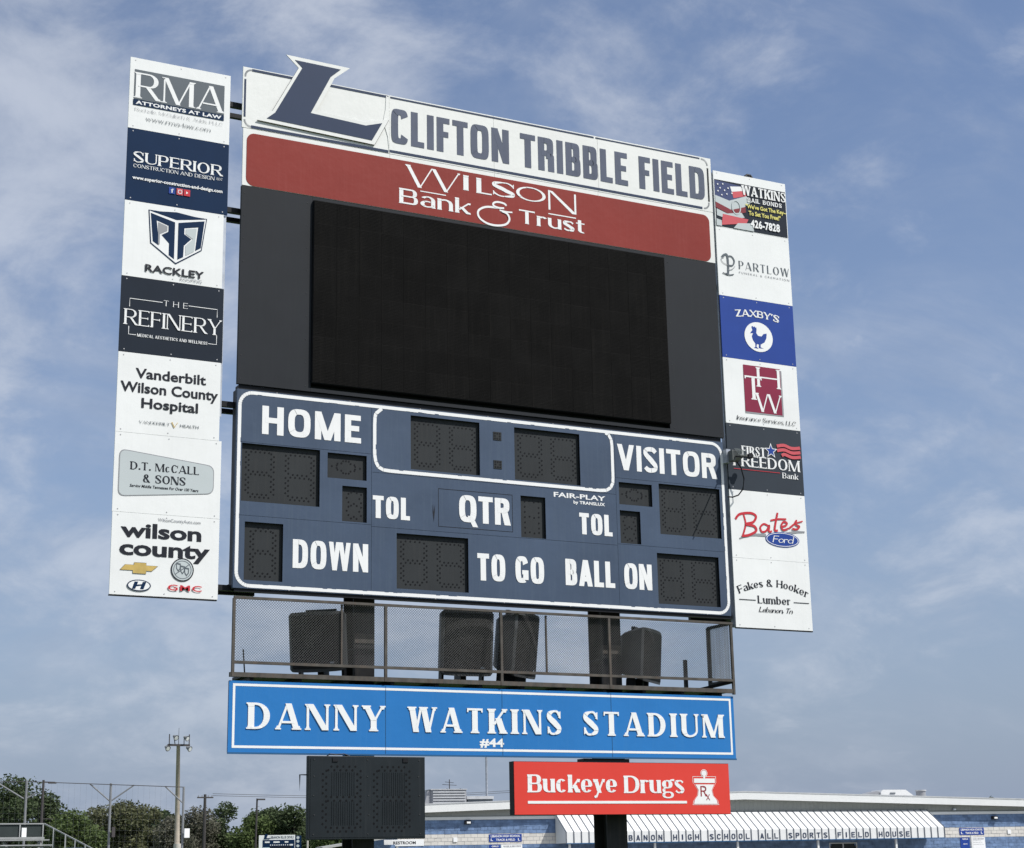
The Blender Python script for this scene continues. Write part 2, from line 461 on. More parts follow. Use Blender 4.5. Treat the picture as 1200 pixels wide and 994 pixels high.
        if c == 'E': bar(T*.5, w*1.02, 0, tick=2)
    elif c == 'H': stem(0); stem(w-T); bar(T*.5, w-T*.5, .5-H*.5)
    elif c in 'I|': stem(0)
    elif c == 'J': stem(w-T, .22, 1, st='t'); ring(0, w, 0, .5, 180, 360)
    elif c == 'K':
        stem(0); diag(T*.7, .36, w-d*1.1, 1, d*1.15, 't'); diag(w-T*1.08, 0, T*1.0 if not sf else T*1.15, .62, T*1.12, '')
        serif(w-T, w, 0, False)
    elif c == 'L': stem(0, r=False); bar(T*.5, w, 0, tick=2)
    elif c == 'M':
        stem(0, t=d, st='b'); stem(w-T, st='bt', l=False); serif(0, d, 1, True, True, False)
        diag(w/2-T*.52, 0, 0, 1, T*1.0); diag(w/2-d*.5, 0, w-max(d, T*.9), 1, max(d, T*.8) if not sf else d)
    elif c == 'N': stem(0, t=d, st='b'); serif(0, d, 1, True, True, False); stem(w-d, t=d, st='t'); diag(w-(T*1.05 if sf else T*.95), 0, 0 if sf else T*.05, 1, T*1.1 if sf else T*.9)
    elif c == 'O': ring(0, w, 0, 1)
    elif c == 'Q': ring(0, w, 0, 1); diag(w*.78, -.16, w*.48, .24, T*.9)
    elif c == 'P': stem(0); bowl(T*.5, w, .42, 1)
    elif c == 'R':
        stem(0); bowl(T*.5, w*.96, .45, 1)
        if sf: diag(w-T*.7, 0, w*.38, .5, T*1.05); serif(w-T*.7, w+T*.2, 0, False, False, True)
        elif n > 3: stem(w-T, 0, .42, st=''); ring(w-2*T-.1, w, .2, .54, 0, 90)
        else: diag(w-T*1.0, 0, w*.42, .5, T*1.1)
    elif c == 'S':
        ess(0, w, 0, 1)
        if sf: quad((w-d*1.2, .70), (w-.02, .66), (w-.02, .97), (w-d*.8, .93)); quad((.02, .34), (.02, .03), (d*.8, .07), (d*1.2, .30))
    elif c == 'T': stem((w-T)/2, st='b'); bar(0, w, 1-H, tick=1); bar(0, w*.5, 1-H, tick=4)
    elif c == 'U':
        stem(0, .3, 1, st='t'); stem(w-(d if sf else T), .3, 1, t=(d if sf else T), st='t'); ring(0, w, 0, .6, 180, 360, tr_=(d if sf else T))
    elif c == 'V': diag((w-T)/2, 0, 0, 1, T, 't'); diag((w-d)/2, 0, w-d, 1, d, 't')
    elif c == 'W':
        if not sf: T = T*.80; d = T
        q = w/2+T*.15; diag((q-T)/2, 0, 0, 1, T, 't'); diag((q-d)/2, 0, q-d*.7-T*.3, 1, d); m = w-q
        diag(m+(q-T)/2, 0, m-T*.15, 1, T, 't' if sf > .06 else ''); diag(m+(q-d)/2, 0, w-d, 1, d, 't')
    elif c == 'X': diag(0, 0, w-d, 1, d, 'bt'); diag(w-T, 0, 0, 1, T, 'bt')
    elif c == 'Y': stem((w-T)/2, 0, .5, st='b'); diag((w-T)/2, .42, 0, 1, T, 't'); diag((w-d)/2+(T-d)*.3, .42, w-d, 1, d, 't')
    elif c == 'Z': bar(0, w, 0, tick=2); bar(0, w, 1-H, tick=4); diag(0, H*.4, w-T*1.1, 1-H*.4, T*1.15)
    elif c in 'bdpq':
        H2 = H*.85; T2 = T*.92
        if c in 'bp': ring(0, w, 0, xh, tl=T2*.6, ht=H2, hb=H2)
        else: ring(0, w, 0, xh, tr_=T2*.6, ht=H2, hb=H2)
        x = 0 if c in 'bp' else w-T
        stem(x, 0 if c in 'bd' else -.28, S.asc if c in 'bd' else xh, st='q' if c == 'b' else ('qb' if c == 'p' else ('q' if c == 'd' else 'b')))
    elif c in 'ce':
        ring(0, w, 0, xh, 45 if c == 'c' else 0, 320, ht=H*.85, hb=H*.85)
        if c == 'e': bar(T*.4, w-T*.3, xh*.42, H*.75)
    elif c == 'o': ring(0, w, 0, xh, ht=H*.85, hb=H*.85)
    elif c == 'a':
        stem(w-T, 0, xh*.72, st=''); ring(0, w, xh*.3, xh, 0, 150, ht=H*.85); ring(0, w-T*.2, 0, xh*.58, 60, 360, ht=H*.75, hb=H*.8, tr_=T*.4)
        if sf: quad((w-T, 0), (w+sf, 0), (w+sf, sh), (w-T, sh))
    elif c == 'f': stem(w*.28, 0, xh*.9, st='b'); ring(w*.28, w*.28+w*1.25, xh*.55, S.asc, 60, 180, ht=H*.8); bar(0, w*.95, xh-H*.8, H*.8)
    elif c == 'g':
        if sf > .0:
            ring(0, w*.92, xh*.36, xh, ht=H*.9, hb=H*.9); ring(0, w, -.30, .10, ht=H*.9, hb=H*.9, tl=T*.7, tr_=T*.7)
            ring(0.02, w*.6, .02, xh*.42, 100, 260, tl=T*.7); quad((w*.6, xh-.04), (w*1.08, xh-.06), (w*1.08, xh+.06), (w*.8, xh+.05))
        else: ring(0, w, 0, xh, tr_=T*.6, ht=H*.85, hb=H*.85); stem(w-T, -.05, xh, st=''); ring(0, w, -.28, .3, 205, 360, hb=H*.85)
    elif c in 'hn':
        stem(0, 0, S.asc if c == 'h' else xh, st='bq'); ring(0, w, xh-.62, xh, 0, 125, ht=H*.95, tl=T*.6); stem(w-T, 0, xh-.30, st='b')
    elif c == 'm':
        m = (w-T)/2; stem(0, 0, xh, st='bq'); ring(0, m+T, xh-.56, xh, 0, 125, ht=H*.95, tl=T*.5); stem(m, 0, xh-.26, st='b')
        ring(m, w, xh-.56, xh, 0, 125, ht=H*.95, tl=T*.5); stem(w-T, 0, xh-.26, st='b')
    elif c == 'i': stem(0, 0, xh, st='bq'); dot(T/2, min(xh+.24, 1-T*.3))
    elif c == 'j': stem(w-T, -.12, xh, st='q'); ring(w-.5*T-.3, w, -.28, .05, 270, 360); dot(w-T/2, min(xh+.24, 1-T*.3))
    elif c == 'k': stem(0, 0, S.asc, st='bq'); diag(T*.7, xh*.30, w-d*1.1, xh, d*1.1, 't' if sf else ''); diag(w-T*1.05, 0, T, xh*.55, T*1.1); serif(w-T, w, 0, False)
    elif c == 'l': stem(0, 0, S.asc, st='bq')
    elif c == 'r': stem(0, 0, xh, st='bq'); ring(0, w*1.25, xh-.50, xh, 40, 130, ht=H*1.1)
    elif c == 's': ess(0, w, 0, xh)
    elif c == 't': stem(w*.22, .12, min(.95, xh+.22), st=''); ring(w*.22, w*1.25, 0, .42, 180, 300, hb=H*.9); bar(0, w, xh-H*.8, H*.8)
    elif c == 'u': stem(0, .28, xh, st='q'); ring(0, w, 0, .56, 180, 345, hb=H*.95, tr_=T*.6); stem(w-T, 0, xh, st='q'); serif(w-T, w, 0, False, False, True)
    elif c == 'v': diag((w-T)/2, 0, 0, xh, T, 't'); diag((w-d)/2, 0, w-d, xh, d, 't')
    elif c == 'w': q = w/2+T*.1; m = w-q; diag((q-T)/2, 0, 0, xh, T, 't'); diag((q-d)/2, 0, q-d, xh, d); diag(m+(q-T)/2, 0, m, xh, T); diag(m+(q-d)/2, 0, w-d, xh, d, 't')
    elif c == 'x': diag(0, 0, w-d, xh, d, 'bt'); diag(w-T, 0, 0, xh, T, 'bt')
    elif c == 'y': diag((w-T)/2+T*.1, -.02, 0, xh, T, 't'); diag(w*.12, -.28, w-d, xh, d, 't'); dot(w*.14, -.24, d*.6)
    elif c == 'z': bar(0, w, 0, H*.9); bar(0, w, xh-H*.9, H*.9); diag(0, H*.4, w-T*1.1, xh-H*.4, T*1.1)
    elif c == '0': ring(0, w, 0, 1)
    elif c == '1': stem(w-T, st=''); quad((0, .72), (w-T, .80), (w-T, 1), (w-T*1.2, 1))
    elif c == '2': ring(0, w, .42, 1, -25, 165); diag(0, 0, w*.55, .55, T*1.15); bar(0, w, 0)
    elif c == '3': ring(0, w, .5-H*.4, 1, -90, 160); ring(0, w, 0, .5+H*.4, -160, 90)
    elif c == '4': stem(w-T*1.5, 0, 1, st=''); bar(0, w, .22, H*.95); diag(0, .30, w-T*1.45, 1, T*.8)
    elif c == '5': bar(T*.4, w*.95, 1-H); stem(T*.15, .48, 1, st=''); ring(0, w, 0, .64, -155, 140)
    elif c == '6': ring(0, w, 0, .62); ring(0, w, 0, 1, 45, 190)
    elif c == '7': bar(0, w, 1-H); diag(w*.22, 0, w-T*1.05, 1-H*.3, T*1.05)
    elif c == '8': ring(w*.04, w*.96, .5-H*.4, 1); ring(0, w, 0, .5+H*.4)
    elif c == '9': ring(0, w, .38, 1); ring(0, w, 0, 1, -135, 10)
    elif c == '&': ring(w*.1, w*.72, .5, 1, 0, 360, ht=H*.9, hb=H*.8); ring(0, w*.82, 0, .56, 70, 345, ht=H*.8); diag(w-T*1.05, 0, w*.14, .72, T*.9)
    elif c == '#':
        t = T*.62; diag(w*.14, 0, w*.26, 1, t); diag(w*.58, 0, w*.70, 1, t); bar(0, w, .60, H*.6); bar(0, w, .26, H*.6)
    elif c == '-': bar(0, w, .36, H)
    elif c == '.': quad((0, 0), (T, 0), (T, T), (0, T))
    elif c == ',': quad((0, 0), (T*.3, -.16), (T, .05), (T, T), (0, T))
    elif c in "'": quad((T*.1, .68), (T*.5, .68), (T*.9, 1), (0, 1))
    elif c == '"': quad((0, .7), (T*.6, .7), (T*.6, 1), (0, 1)); quad((w-T*.6, .7), (w, .7), (w, 1), (w-T*.6, 1))
    elif c == '!': quad((T*.15, .28), (T*.85, .28), (T, 1), (0, 1)); quad((0, 0), (T, 0), (T, T), (0, T))
    return P, w
def layout(s, S, W):
    x = 0.; out = []
    for ch in s:
        if ch == ' ': x += S.sp*max(W, .35); continue
        P, w = glyph(ch, S, W)
        out.append((x, P, w)); x += w+S.tr+(S.sf*1.2 if S.sf else 0)
    return out, x-S.tr-(S.sf*1.2 if S.sf else 0)
def fit(s, S, ratio):
    lo, hi = .15, 4.0
    for _ in range(22):
        m = (lo+hi)/2
        if layout(s, S, m)[1] < ratio: lo = m
        else: hi = m
    return layout(s, S, lo)
DY = 0.0004
def text_mb(s, x0, x1, z0, z1, S, y, depth=0.0, bend=0.0, mbs=None):
    """z0 baseline, z1 cap height; flat print (depth 0) or raised letters. bend = rise of the middle"""
    h = z1-z0
    out, tot = fit(s, S, (x1-x0)/h)
    k = (x1-x0)/tot
    res = []
    mb = MB()
    for gx, P, w in out:
        if mbs is not None: mb = MB()
        for i, p in enumerate(P):
            yy = y-(i % 9)*DY
            q = []
            for px, pz in p:
                X_ = x0+(gx+px+S.sl*pz)*k; Z_ = z0+pz*h
                if bend:
                    t = ((gx+w/2)*k/(x1-x0))*2-1
                    tt = ((X_-x0)/(x1-x0))*2-1
                    Z_ += bend*(1-tt*tt)
                    X_ += -(pz-.5)*h*(-2*bend*t*2/(x1-x0))
                q.append((X_, Z_))
            area = sum(q[j][0]*q[(j+1) % len(q)][1]-q[(j+1) % len(q)][0]*q[j][1] for j in range(len(q)))
            if area < 0: q.reverse()
            if depth > 0: mb.prism(q, yy-depth, y+.004)
            else: mb.poly([(a, yy, b) for a, b in q])
        if mbs is not None: res.append(mb)
    return res if mbs is not None else mb
_cap = {}
def font_mesh(s, bold, shear, space):
    cu = bpy.data.curves.new('t', 'FONT')
    cu.body = s; cu.offset = bold; cu.shear = shear; cu.space_character = space; cu.resolution_u = 3; cu.fill_mode = 'FRONT'
    ob = bpy.data.objects.new('t', cu); COL.objects.link(ob)
    dg = bpy.context.evaluated_depsgraph_get(); ev = ob.evaluated_get(dg); me = ev.to_mesh()
    V = [tuple(v.co) for v in me.vertices]; F = [tuple(p.vertices) for p in me.polygons]
    ev.to_mesh_clear(); bpy.data.objects.remove(ob); bpy.data.curves.remove(cu)
    return V, F
def sans_text(name, s, box, material, parent, y, bold=.0, shear=0., space=1.0, frame=None):
    """clean sans lettering from Blender's own built-in typeface, one part for each word"""
    x0, x1, z0, z1 = box
    key = (bold,)
    if key not in _cap:
        V, _ = font_mesh('H', bold, 0, 1); _cap[key] = (min(v[1] for v in V), max(v[1] for v in V))
    c0, c1 = _cap[key]
    V, F = font_mesh(s, bold, shear, space)
    a, b = min(v[0] for v in V), max(v[0] for v in V)
    V = [(x0+(v[0]-a)/(b-a)*(x1-x0), y, z0+(v[1]-c0)/(c1-c0)*(z1-z0)) for v in V]
    # split the islands between words where the gaps fall
    words = s.split(' ')
    if len(words) == 1: cuts = []
    else:
        cuts = []
        for k in range(1, len(words)):
            Vp, _ = font_mesh(' '.join(words[:k])+' |', bold, shear, space)
            Vq, _ = font_mesh(' '.join(words[:k]), bold, shear, space)
            pa, pb = max(v[0] for v in Vq), sorted(v[0] for v in Vp)[-4]
            cuts.append(x0+((pa+pb)/2-a)/(b-a)*(x1-x0))
    out = None
    for k in range(len(words)):
        lo = cuts[k-1] if k else -1e9; hi = cuts[k] if k < len(cuts) else 1e9
        mb = MB(); mp = {}
        for f in F:
            cx = sum(V[i][0] for i in f)/len(f)
            if not lo <= cx < hi: continue
            for i in f:
                if i not in mp: mp[i] = len(mb.v); mb.v.append(V[i])
            mb.f.append(tuple(mp[i] for i in f))
        if mb.f: out = part(name, mb, material, parent, frame)
    return out
def text(name, s, box, S, material, parent, y, frame=None, depth=0.0, bend=0.0, label=None):
    """one part for each word of the line"""
    if isinstance(S, dict): return sans_text(name, s, box, material, parent, y, frame=frame, **S)
    x0, x1, z0, z1 = box
    ms = text_mb(s, x0, x1, z0, z1, S, y, depth, bend, mbs=True)
    out = None; k = 0
    for word in s.split(' '):
        mb = MB()
        for m in ms[k:k+len(word)]:
            o = len(mb.v); mb.v += m.v; mb.f += [tuple(i+o for i in f) for f in m.f]
        k += len(word)
        out = part(name, mb, material, parent, frame, label=label)
    return out
F_REG = dict(bold=.0)
F_MED = dict(bold=.012)
F_BOLD = dict(bold=.024)
F_HEAVY = dict(bold=.036, space=1.06)
F_ITAL = dict(bold=.008, shear=.3)
def ribbon(mb, pts, w, y, w1=None, steps=6):
    m = len(pts); q = []
    for i in range(m-1):
        p0, p1, p2, p3 = pts[max(i-1, 0)], pts[i], pts[i+1], pts[min(i+2, m-1)]
        for k in range(steps):
            t = k/steps
            q.append(tuple(.5*((2*p1[j])+(-p0[j]+p2[j])*t+(2*p0[j]-5*p1[j]+4*p2[j]-p3[j])*t*t+(-p0[j]+3*p1[j]-3*p2[j]+p3[j])*t**3) for j in (0, 1)))
    q.append(tuple(pts[-1]))
    prev = None; L_ = len(q)
    for i, (x, z) in enumerate(q):
        a, b = q[max(i-1, 0)], q[min(i+1, L_-1)]
        dx, dz = b[0]-a[0], b[1]-a[1]; L = math.hypot(dx, dz) or 1
        ww = (w if w1 is None else w+(w1-w)*i/(L_-1))/2
        cur = ((x-dz/L*ww, z+dx/L*ww), (x+dz/L*ww, z-dx/L*ww))
        yy = y-.00012*i
        if prev: mb.poly([(prev[1][0], yy, prev[1][1]), (cur[1][0], yy, cur[1][1]), (cur[0][0], yy, cur[0][1]), (prev[0][0], yy, prev[0][1])])
        prev = cur
    return mb
def ell(cx, cz, rx, rz, n=32):
    return [(cx+rx*math.cos(2*math.pi*k/n), cz+rz*math.sin(2*math.pi*k/n)) for k in range(n)]
def flat(mb, pts, y):
    mb.poly([(a, y, b) for a, b in pts]); return mb
def rrect(x0, x1, z0, z1, r, n=6):
    p = []
    for cx, cz, a0 in ((x1-r, z1-r, 0), (x0+r, z1-r, 90), (x0+r, z0+r, 180), (x1-r, z0+r, 270)):
        for k in range(n+1):
            a = R(a0+90*k/n); p.append((cx+r*math.cos(a), cz+r*math.sin(a)))
    return p
def loop_strip(mb, outer, inner, y):
    m = len(outer)
    for i in range(m):
        j = (i+1) % m
        mb.poly([(outer[i][0], y, outer[i][1]), (outer[j][0], y, outer[j][1]), (inner[j][0], y, inner[j][1]), (inner[i][0], y, inner[i][1])])
    return mb
def rframe(mb, x0, x1, z0, z1, r, t, y):
    return loop_strip(mb, rrect(x0, x1, z0, z1, r), rrect(x0+t, x1-t, z0+t, z1-t, max(.002, r-t)), y)

S_IMP = Sty(T=.20, H=.165, n=4.6, tr=.085, sp=.36)
S_CON = Sty(T=.235, H=.185, n=3.0, tr=.075, sp=.42)
S_SER = Sty(T=.20, H=.075, d=.085, sf=.075, sh=.05, n=2.1, tr=.15, sp=.4)
S_COOP = Sty(T=.27, H=.085, d=.13, sf=.035, sh=.07, n=2.3, xh=.76, tr=.045, sp=.35)
S_FLARE = Sty(T=.27, H=.10, d=.14, sf=.025, sh=.045, n=2.0, xh=.74, tr=.13, sp=.3)
S_ROM = Sty(T=.17, H=.055, d=.06, sf=.07, sh=.03, n=2.0, xh=.7, tr=.08, sp=.35)
S_ROMB = Sty(T=.215, H=.075, d=.09, sf=.065, sh=.05, n=2.1, xh=.7, tr=.07, sp=.35)
S_SANS = Sty(T=.215, H=.17, n=2.2, xh=.72, tr=.13, sp=.35)
S_BOLD = Sty(T=.25, H=.20, n=2.3, xh=.76, tr=.10, sp=.35)
S_THIN = Sty(T=.11, H=.09, n=2.1, xh=.7, tr=.16, sp=.4)
S_ITAL = Sty(T=.14, H=.06, d=.09, sf=.04, sh=.03, n=2.0, xh=.68, sl=.25, tr=.06, sp=.3)
S_SCR = Sty(T=.19, H=.10, d=.12, n=1.9, xh=.6, sl=.4, tr=.0, sp=.3)

# ------------------------------------------------------------------ ground
g = MB(); n_ = 24
for i in range(n_):
    a0, a1 = 2*math.pi*i/n_, 2*math.pi*(i+1)/n_
    g.poly([(0, 0, 0), (7000*math.cos(a0), 7000*math.sin(a0), 0), (7000*math.cos(a1), 7000*math.sin(a1), 0)])
part('ground', g, GRASS, kind='structure')
part('running_track', MB().box(-60, 90, 6.0, 15.0, -.2, .012), TRACK, kind='structure')
part('pavement', MB().box(-40, 120, 70.0, 92.0, -.2, .012), CONC, kind='structure')

YB = 20.0          # plane of the board faces
# ------------------------------------------------------------------ steel posts
def wide_flange(x0, x1, label):
    t = thing('steel_post', label, 'post', ((x0+x1)/2, 20.52, 0), group='steel posts carrying the scoreboard')
    mb = MB(); mb.box(x0, x1, 20.34, 20.36, 0, 11.6)
    part('flange', mb, POSTM, t)
    part('flange', MB().box(x0, x1, 20.68, 20.70, 0, 11.6), POSTM, t)
    xm = (x0+x1)/2
    part('web', MB().box(xm-.012, xm+.012, 20.36, 20.68, 0, 11.6), POSTM, t)
    part('splice_plate', MB().box(x0+.01, x1-.01, 20.325, 20.34, 4.38, 4.50), RAILM, t)
    part('stiffener', MB().box(x0+.01, x1-.01, 20.36, 20.68, 4.30, 4.32), POSTM, t)
    part('footing', MB().box(x0-.3, x1+.3, 20.1, 20.95, 0, .18), CONC, t)
    return t
wide_flange(8.10, 8.39, 'dark steel post behind the black two-digit play clock')
wide_flange(11.76, 12.07, 'dark steel post behind the red pharmacy sign')

# ------------------------------------------------------------------ main scoreboard
SB = thing('scoreboard', 'faded navy football scoreboard with HOME and VISITOR lettering and blank digit windows', 'scoreboard', (10.03, 20.1, 4.93))
holes = dict(home_score=(6.452, 7.492, 6.042, 6.786), home_possession=(7.596, 8.136, 6.436, 6.767), home_timeouts=(7.800, 8.140, 5.883, 6.346),
             down=(6.510, 7.012, 5.052, 5.784), to_go=(8.556, 9.582, 5.056, 5.780), clock_minutes=(8.760, 9.770, 6.648, 7.379), clock_seconds=(10.296, 11.312, 6.638, 7.369),
             quarter=(10.374, 10.753, 5.852, 6.424), visitor_possession=(11.922, 12.462, 6.426, 6.743), visitor_timeouts=(11.924, 12.254, 5.877, 6.341),
             visitor_score=(12.576, 13.602, 6.050, 6.775), ball_on=(12.502, 13.530, 5.062, 5.776))
bx0, bx1, bz0, bz1 = 6.372, 13.700, 4.945, 7.485
# face cut round the openings, built as three enamelled sections with a joint between them
def face_with_holes(x0, x1, z0, z1, hs, y, mb):
    xs = sorted({x0, x1} | {v for h in hs for v in h[:2] if x0 < v < x1}); zs = sorted({z0, z1} | {v for h in hs for v in h[2:] if z0 < v < z1})
    for i in range(len(xs)-1):
        cx = (xs[i]+xs[i+1])/2; run = None
        for j in range(len(zs)-1):
            cz = (zs[j]+zs[j+1])/2
            solid = not any(h[0] < cx < h[1] and h[2] < cz < h[3] for h in hs)
            if solid and run is None: run = zs[j]
            if not solid and run is not None:
                mb.poly([(xs[i], y, run), (xs[i+1], y, run), (xs[i+1], y, zs[j]), (xs[i], y, zs[j])]); run = None
        if run is not None:
            mb.poly([(xs[i], y, run), (xs[i+1], y, run), (xs[i+1], y, z1), (xs[i], y, z1)])
    return mb
HL = list(holes.values())
rows = [(bz0, 5.862), (5.862, 6.800), (6.800, bz1)]
cuts = [(bx0, 8.204), (8.204, 11.874), (11.874, bx1)]
gap = .004
for (a, b) in cuts:
    zs_ = rows if a != 8.204 else [(bz0, 5.842), (5.842, 6.560), (6.560, bz1)]
    for (c, d_) in zs_:
        mb = face_with_holes(a+gap/2, b-gap/2, c+gap/2, d_-gap/2, HL, YB, MB())
        for q in ((a+gap/2, c+gap/2, b-gap/2, c+gap/2), (a+gap/2, d_-gap/2, b-gap/2, d_-gap/2)):
            mb.poly([(q[0], YB, q[1]), (q[2], YB, q[1]), (q[2], YB+.012, q[1]), (q[0], YB+.012, q[1])])
        for xx in (a+gap/2, b-gap/2):
            mb.poly([(xx, YB, c+gap/2), (xx, YB+.012, c+gap/2), (xx, YB+.012, d_-gap/2), (xx, YB, d_-gap/2)])
        part('face_panel', mb, NAVY, SB)
cas = MB(); cas.box(bx0+.003, bx1-.003, YB+.045, YB+.17, bz0+.003, bz1-.003)
part('rear_frame', MB().box(bx0+.4, bx1-.4, YB+.171, YB+.335, bz0+.3, bz0+.42).box(bx0+.4, bx1-.4, YB+.171, YB+.335, bz1-.42, bz1-.3), FRAMEK, SB)
part('casing', cas, FRAMEK, SB)
trim = MB()
for z in (bz0, bz1-.02): trim.box(bx0, bx1, YB+.013, YB+.044, z, z+.02)
for x in (bx0, bx1-.02): trim.box(x, x+.02, YB+.013, YB+.044, bz0+.02, bz1-.02)
part('edge_trim', trim, NAVY, SB)
# white stripes: worn outer stripe and the rounded box round the game clock
def worn_stripe(segs, w, y):
    mb = MB()
    for pts in segs:
        m = len(pts)
        for i in range(m-1):
            (x0, z0), (x1, z1) = pts[i], pts[i+1]
            L = math.hypot(x1-x0, z1-z0); k = max(1, int(L/.06)); nx, nz = -(z1-z0)/L, (x1-x0)/L
            for j in range(k):
                a, b = j/k, (j+1)/k
                wa = w/2*(1 if rng.random() < .86 or L < .1 else rng.uniform(.55, .9)); wb = w/2
                q = [(x0+(x1-x0)*a+nx*wa, z0+(z1-z0)*a+nz*wa), (x0+(x1-x0)*a-nx*wb, z0+(z1-z0)*a-nz*wb), (x0+(x1-x0)*b-nx*wb, z0+(z1-z0)*b-nz*wb), (x0+(x1-x0)*b+nx*wa, z0+(z1-z0)*b+nz*wa)]
                mb.poly([(c_, y, e_) for c_, e_ in q])
    return mb
oc = rrect(6.412, 13.668, 4.980, 7.447, .17, 8)
part('border_stripe', worn_stripe([oc+[oc[0]]], .044, YB-.003), INKW, SB)
ic = rrect(8.246, 11.832, 6.596, 7.447, .17, 8)
ic = [p for p in ic]
i0 = [i for i, p in enumerate(ic) if p[1] <= 7.40]
part('clock_box_stripe', worn_stripe([[(8.246+.10, 7.425), (8.262, 7.35)]+[ic[i] for i in i0][::1][0:0]+[(8.250, 7.30), (8.246, 7.2), (8.246, 6.80), (8.262, 6.70), (8.30, 6.635), (8.37, 6.602), (8.47, 6.596), (11.62, 6.596), (11.72, 6.605), (11.79, 6.65), (11.826, 6.72), (11.832, 6.80), (11.832, 7.25), (11.822, 7.34), (11.78, 7.41), (11.73, 7.430)]], .046, YB-.0036), INKW, SB)
SL_ = {k: Sty(T=a, H=b, n=3.0, tr=c, sp=.42) for k, a, b, c in (('HOME', .235, .19, .16), ('TOL', .24, .19, .10), ('DOWN', .205, .175, .09), ('QTR', .235, .185, .08), ('VISITOR', .215, .175, .10), ('TO GO', .22, .18, .09), ('BALL ON', .215, .18, .075))}
for s_, b_ in (('HOME', (6.709, 8.050, 6.925, 7.296)), ('TOL', (8.221, 8.743, 5.958, 6.254)), ('DOWN', (7.142, 8.159, 5.239, 5.604)), ('QTR', (9.452, 10.210, 5.996, 6.362)),
               ('VISITOR', (11.914, 13.572, 6.920, 7.292)), ('TOL', (11.273, 11.795, 5.958, 6.256)), ('TO GO', (9.711, 10.708, 5.230, 5.592)), ('BALL ON', (11.036, 12.405, 5.240, 5.601))):
    text('lettering', s_, b_, SL_[s_], INKW, SB, YB-.003)
text('maker_lettering', 'FAIR-PLAY', (10.884, 11.697, 6.448, 6.516), F_BOLD, INKW, SB, YB-.003)
text('maker_lettering', 'by TRANSLUX', (11.190, 11.687, 6.376, 6.420), F_HEAVY, INKW, SB, YB-.003)
qb = MB(); rframe(qb, 9.152, 10.250, 5.910, 6.422, .003, .006, YB-.002)
part('quarter_plate_joint', qb, FRAMEK, SB)
part('tear', flat(MB(), [(9.083, 6.09), (9.075, 6.21), (9.069, 6.10), (9.085, 5.965), (9.10, 6.10), (9.105, 6.2)], YB-.0025), INKK, SB)

def dots_poly(mb, x, z, y, r=.0135):
    # a lamp hole: a small six-sided dark cup rim
    mb.poly([(x+r*math.cos(R(60*k)), y, z+r*math.sin(R(60*k))) for k in range(6)])
def seg8(mb, x0, x1, z0, z1, y, p=.050, off=.018, r=.0135, sparse=False):
    zm = (z0+z1)/2
    if sparse:
        for zz in (z0, zm, z1):
            for k in range(4): dots_poly(mb, x0+(x1-x0)*k/3, zz+(.012 if k % 2 else 0), y, r)
        for zz in ((z0*2+zm)/3, (z0+zm*2)/3, (zm*2+z1)/3, (zm+z1*2)/3):
            for xx in (x0, x1): dots_poly(mb, xx, zz, y, r)
        return
    def line(ax, az, bx, bz):
        L = math.hypot(bx-ax, bz-az); k = max(2, round(L/p*1.6)); nx, nz = -(bz-az)/L*off, (bx-ax)/L*off
        for i in range(k+1):
            s = 1 if i % 2 else -1
            dots_poly(mb, ax+(bx-ax)*i/k+nx*s, az+(bz-az)*i/k+nz*s, y, r)
    e = .03
    for zz in (z0, zm, z1): line(x0+e*1.6, zz, x1-e*1.6, zz)
    for xx in (x0, x1):
        line(xx, z0+e, xx, zm-e); line(xx, zm+e, xx, z1-e)
def diamond(mb, x0, x1, z0, z1, y):
    cx, cz = (x0+x1)/2, (z0+z1)/2; a, b = (x1-x0)*.36, (z1-z0)*.30
    for i in range(20):
        t = i/20*4; k = int(t); f = t-k
        c = [(0, 1), (1, 0), (0, -1), (-1, 0)]; p, q = c[k], c[(k+1) % 4]
        s = 1.0 if i % 2 else .82
        dots_poly(mb, cx+(p[0]+(q[0]-p[0])*f)*a*s, cz+(p[1]+(q[1]-p[1])*f)*b*s, y)
for nm, (x0, x1, z0, z1) in holes.items():
    d_ = MB(); yr = YB+.045
    # tray: recessed plate and the four return walls
    d_.poly([(x0, yr-.002, z0), (x1, yr-.002, z0), (x1, yr-.002, z1), (x0, yr-.002, z1)])
    dp = part('digit_window', d_, DIG, SB)
    ret = MB()
    ret.poly([(x0, YB, z1), (x1, YB, z1), (x1, yr, z1), (x0, yr, z1)]); ret.poly([(x1, YB, z0), (x1, YB, z1), (x1, yr, z1), (x1, yr, z0)])
    ret.poly([(x0, YB, z0), (x0, YB, z1), (x0, yr, z1), (x0, yr, z0)]); ret.poly([(x0, YB, z0), (x1, YB, z0), (x1, yr, z0), (x0, yr, z0)])
    part('window_return', ret, FRAMEK, dp)
    lm = MB(); yl = yr-.004; w, h = x1-x0, z1-z0
    if 'possession' in nm: diamond(lm, x0, x1, z0, z1, yl)
    elif nm in ('home_timeouts', 'visitor_timeouts'): seg8(lm, x0+w*.27, x1-w*.22, z0+h*.14, z1-h*.13, yl, p=.07, off=.012)
    elif nm == 'down': seg8(lm, x0+w*.22, x1-w*.20, z0+h*.11, z1-h*.11, yl)
    elif nm == 'quarter': seg8(lm, x0+w*.22, x1-w*.22, z0+h*.13, z1-h*.12, yl, sparse=True)
    else:
        k = 0 if nm != 'home_score' else -.01
        for c0, c1 in ((.095+k, .415+k), (.60+k, .93+k)): seg8(lm, x0+w*c0, x0+w*c1, z0+h*.12, z1-h*.10, yl)
    part('lamp_holes', lm, DOT, dp, kind='stuff')
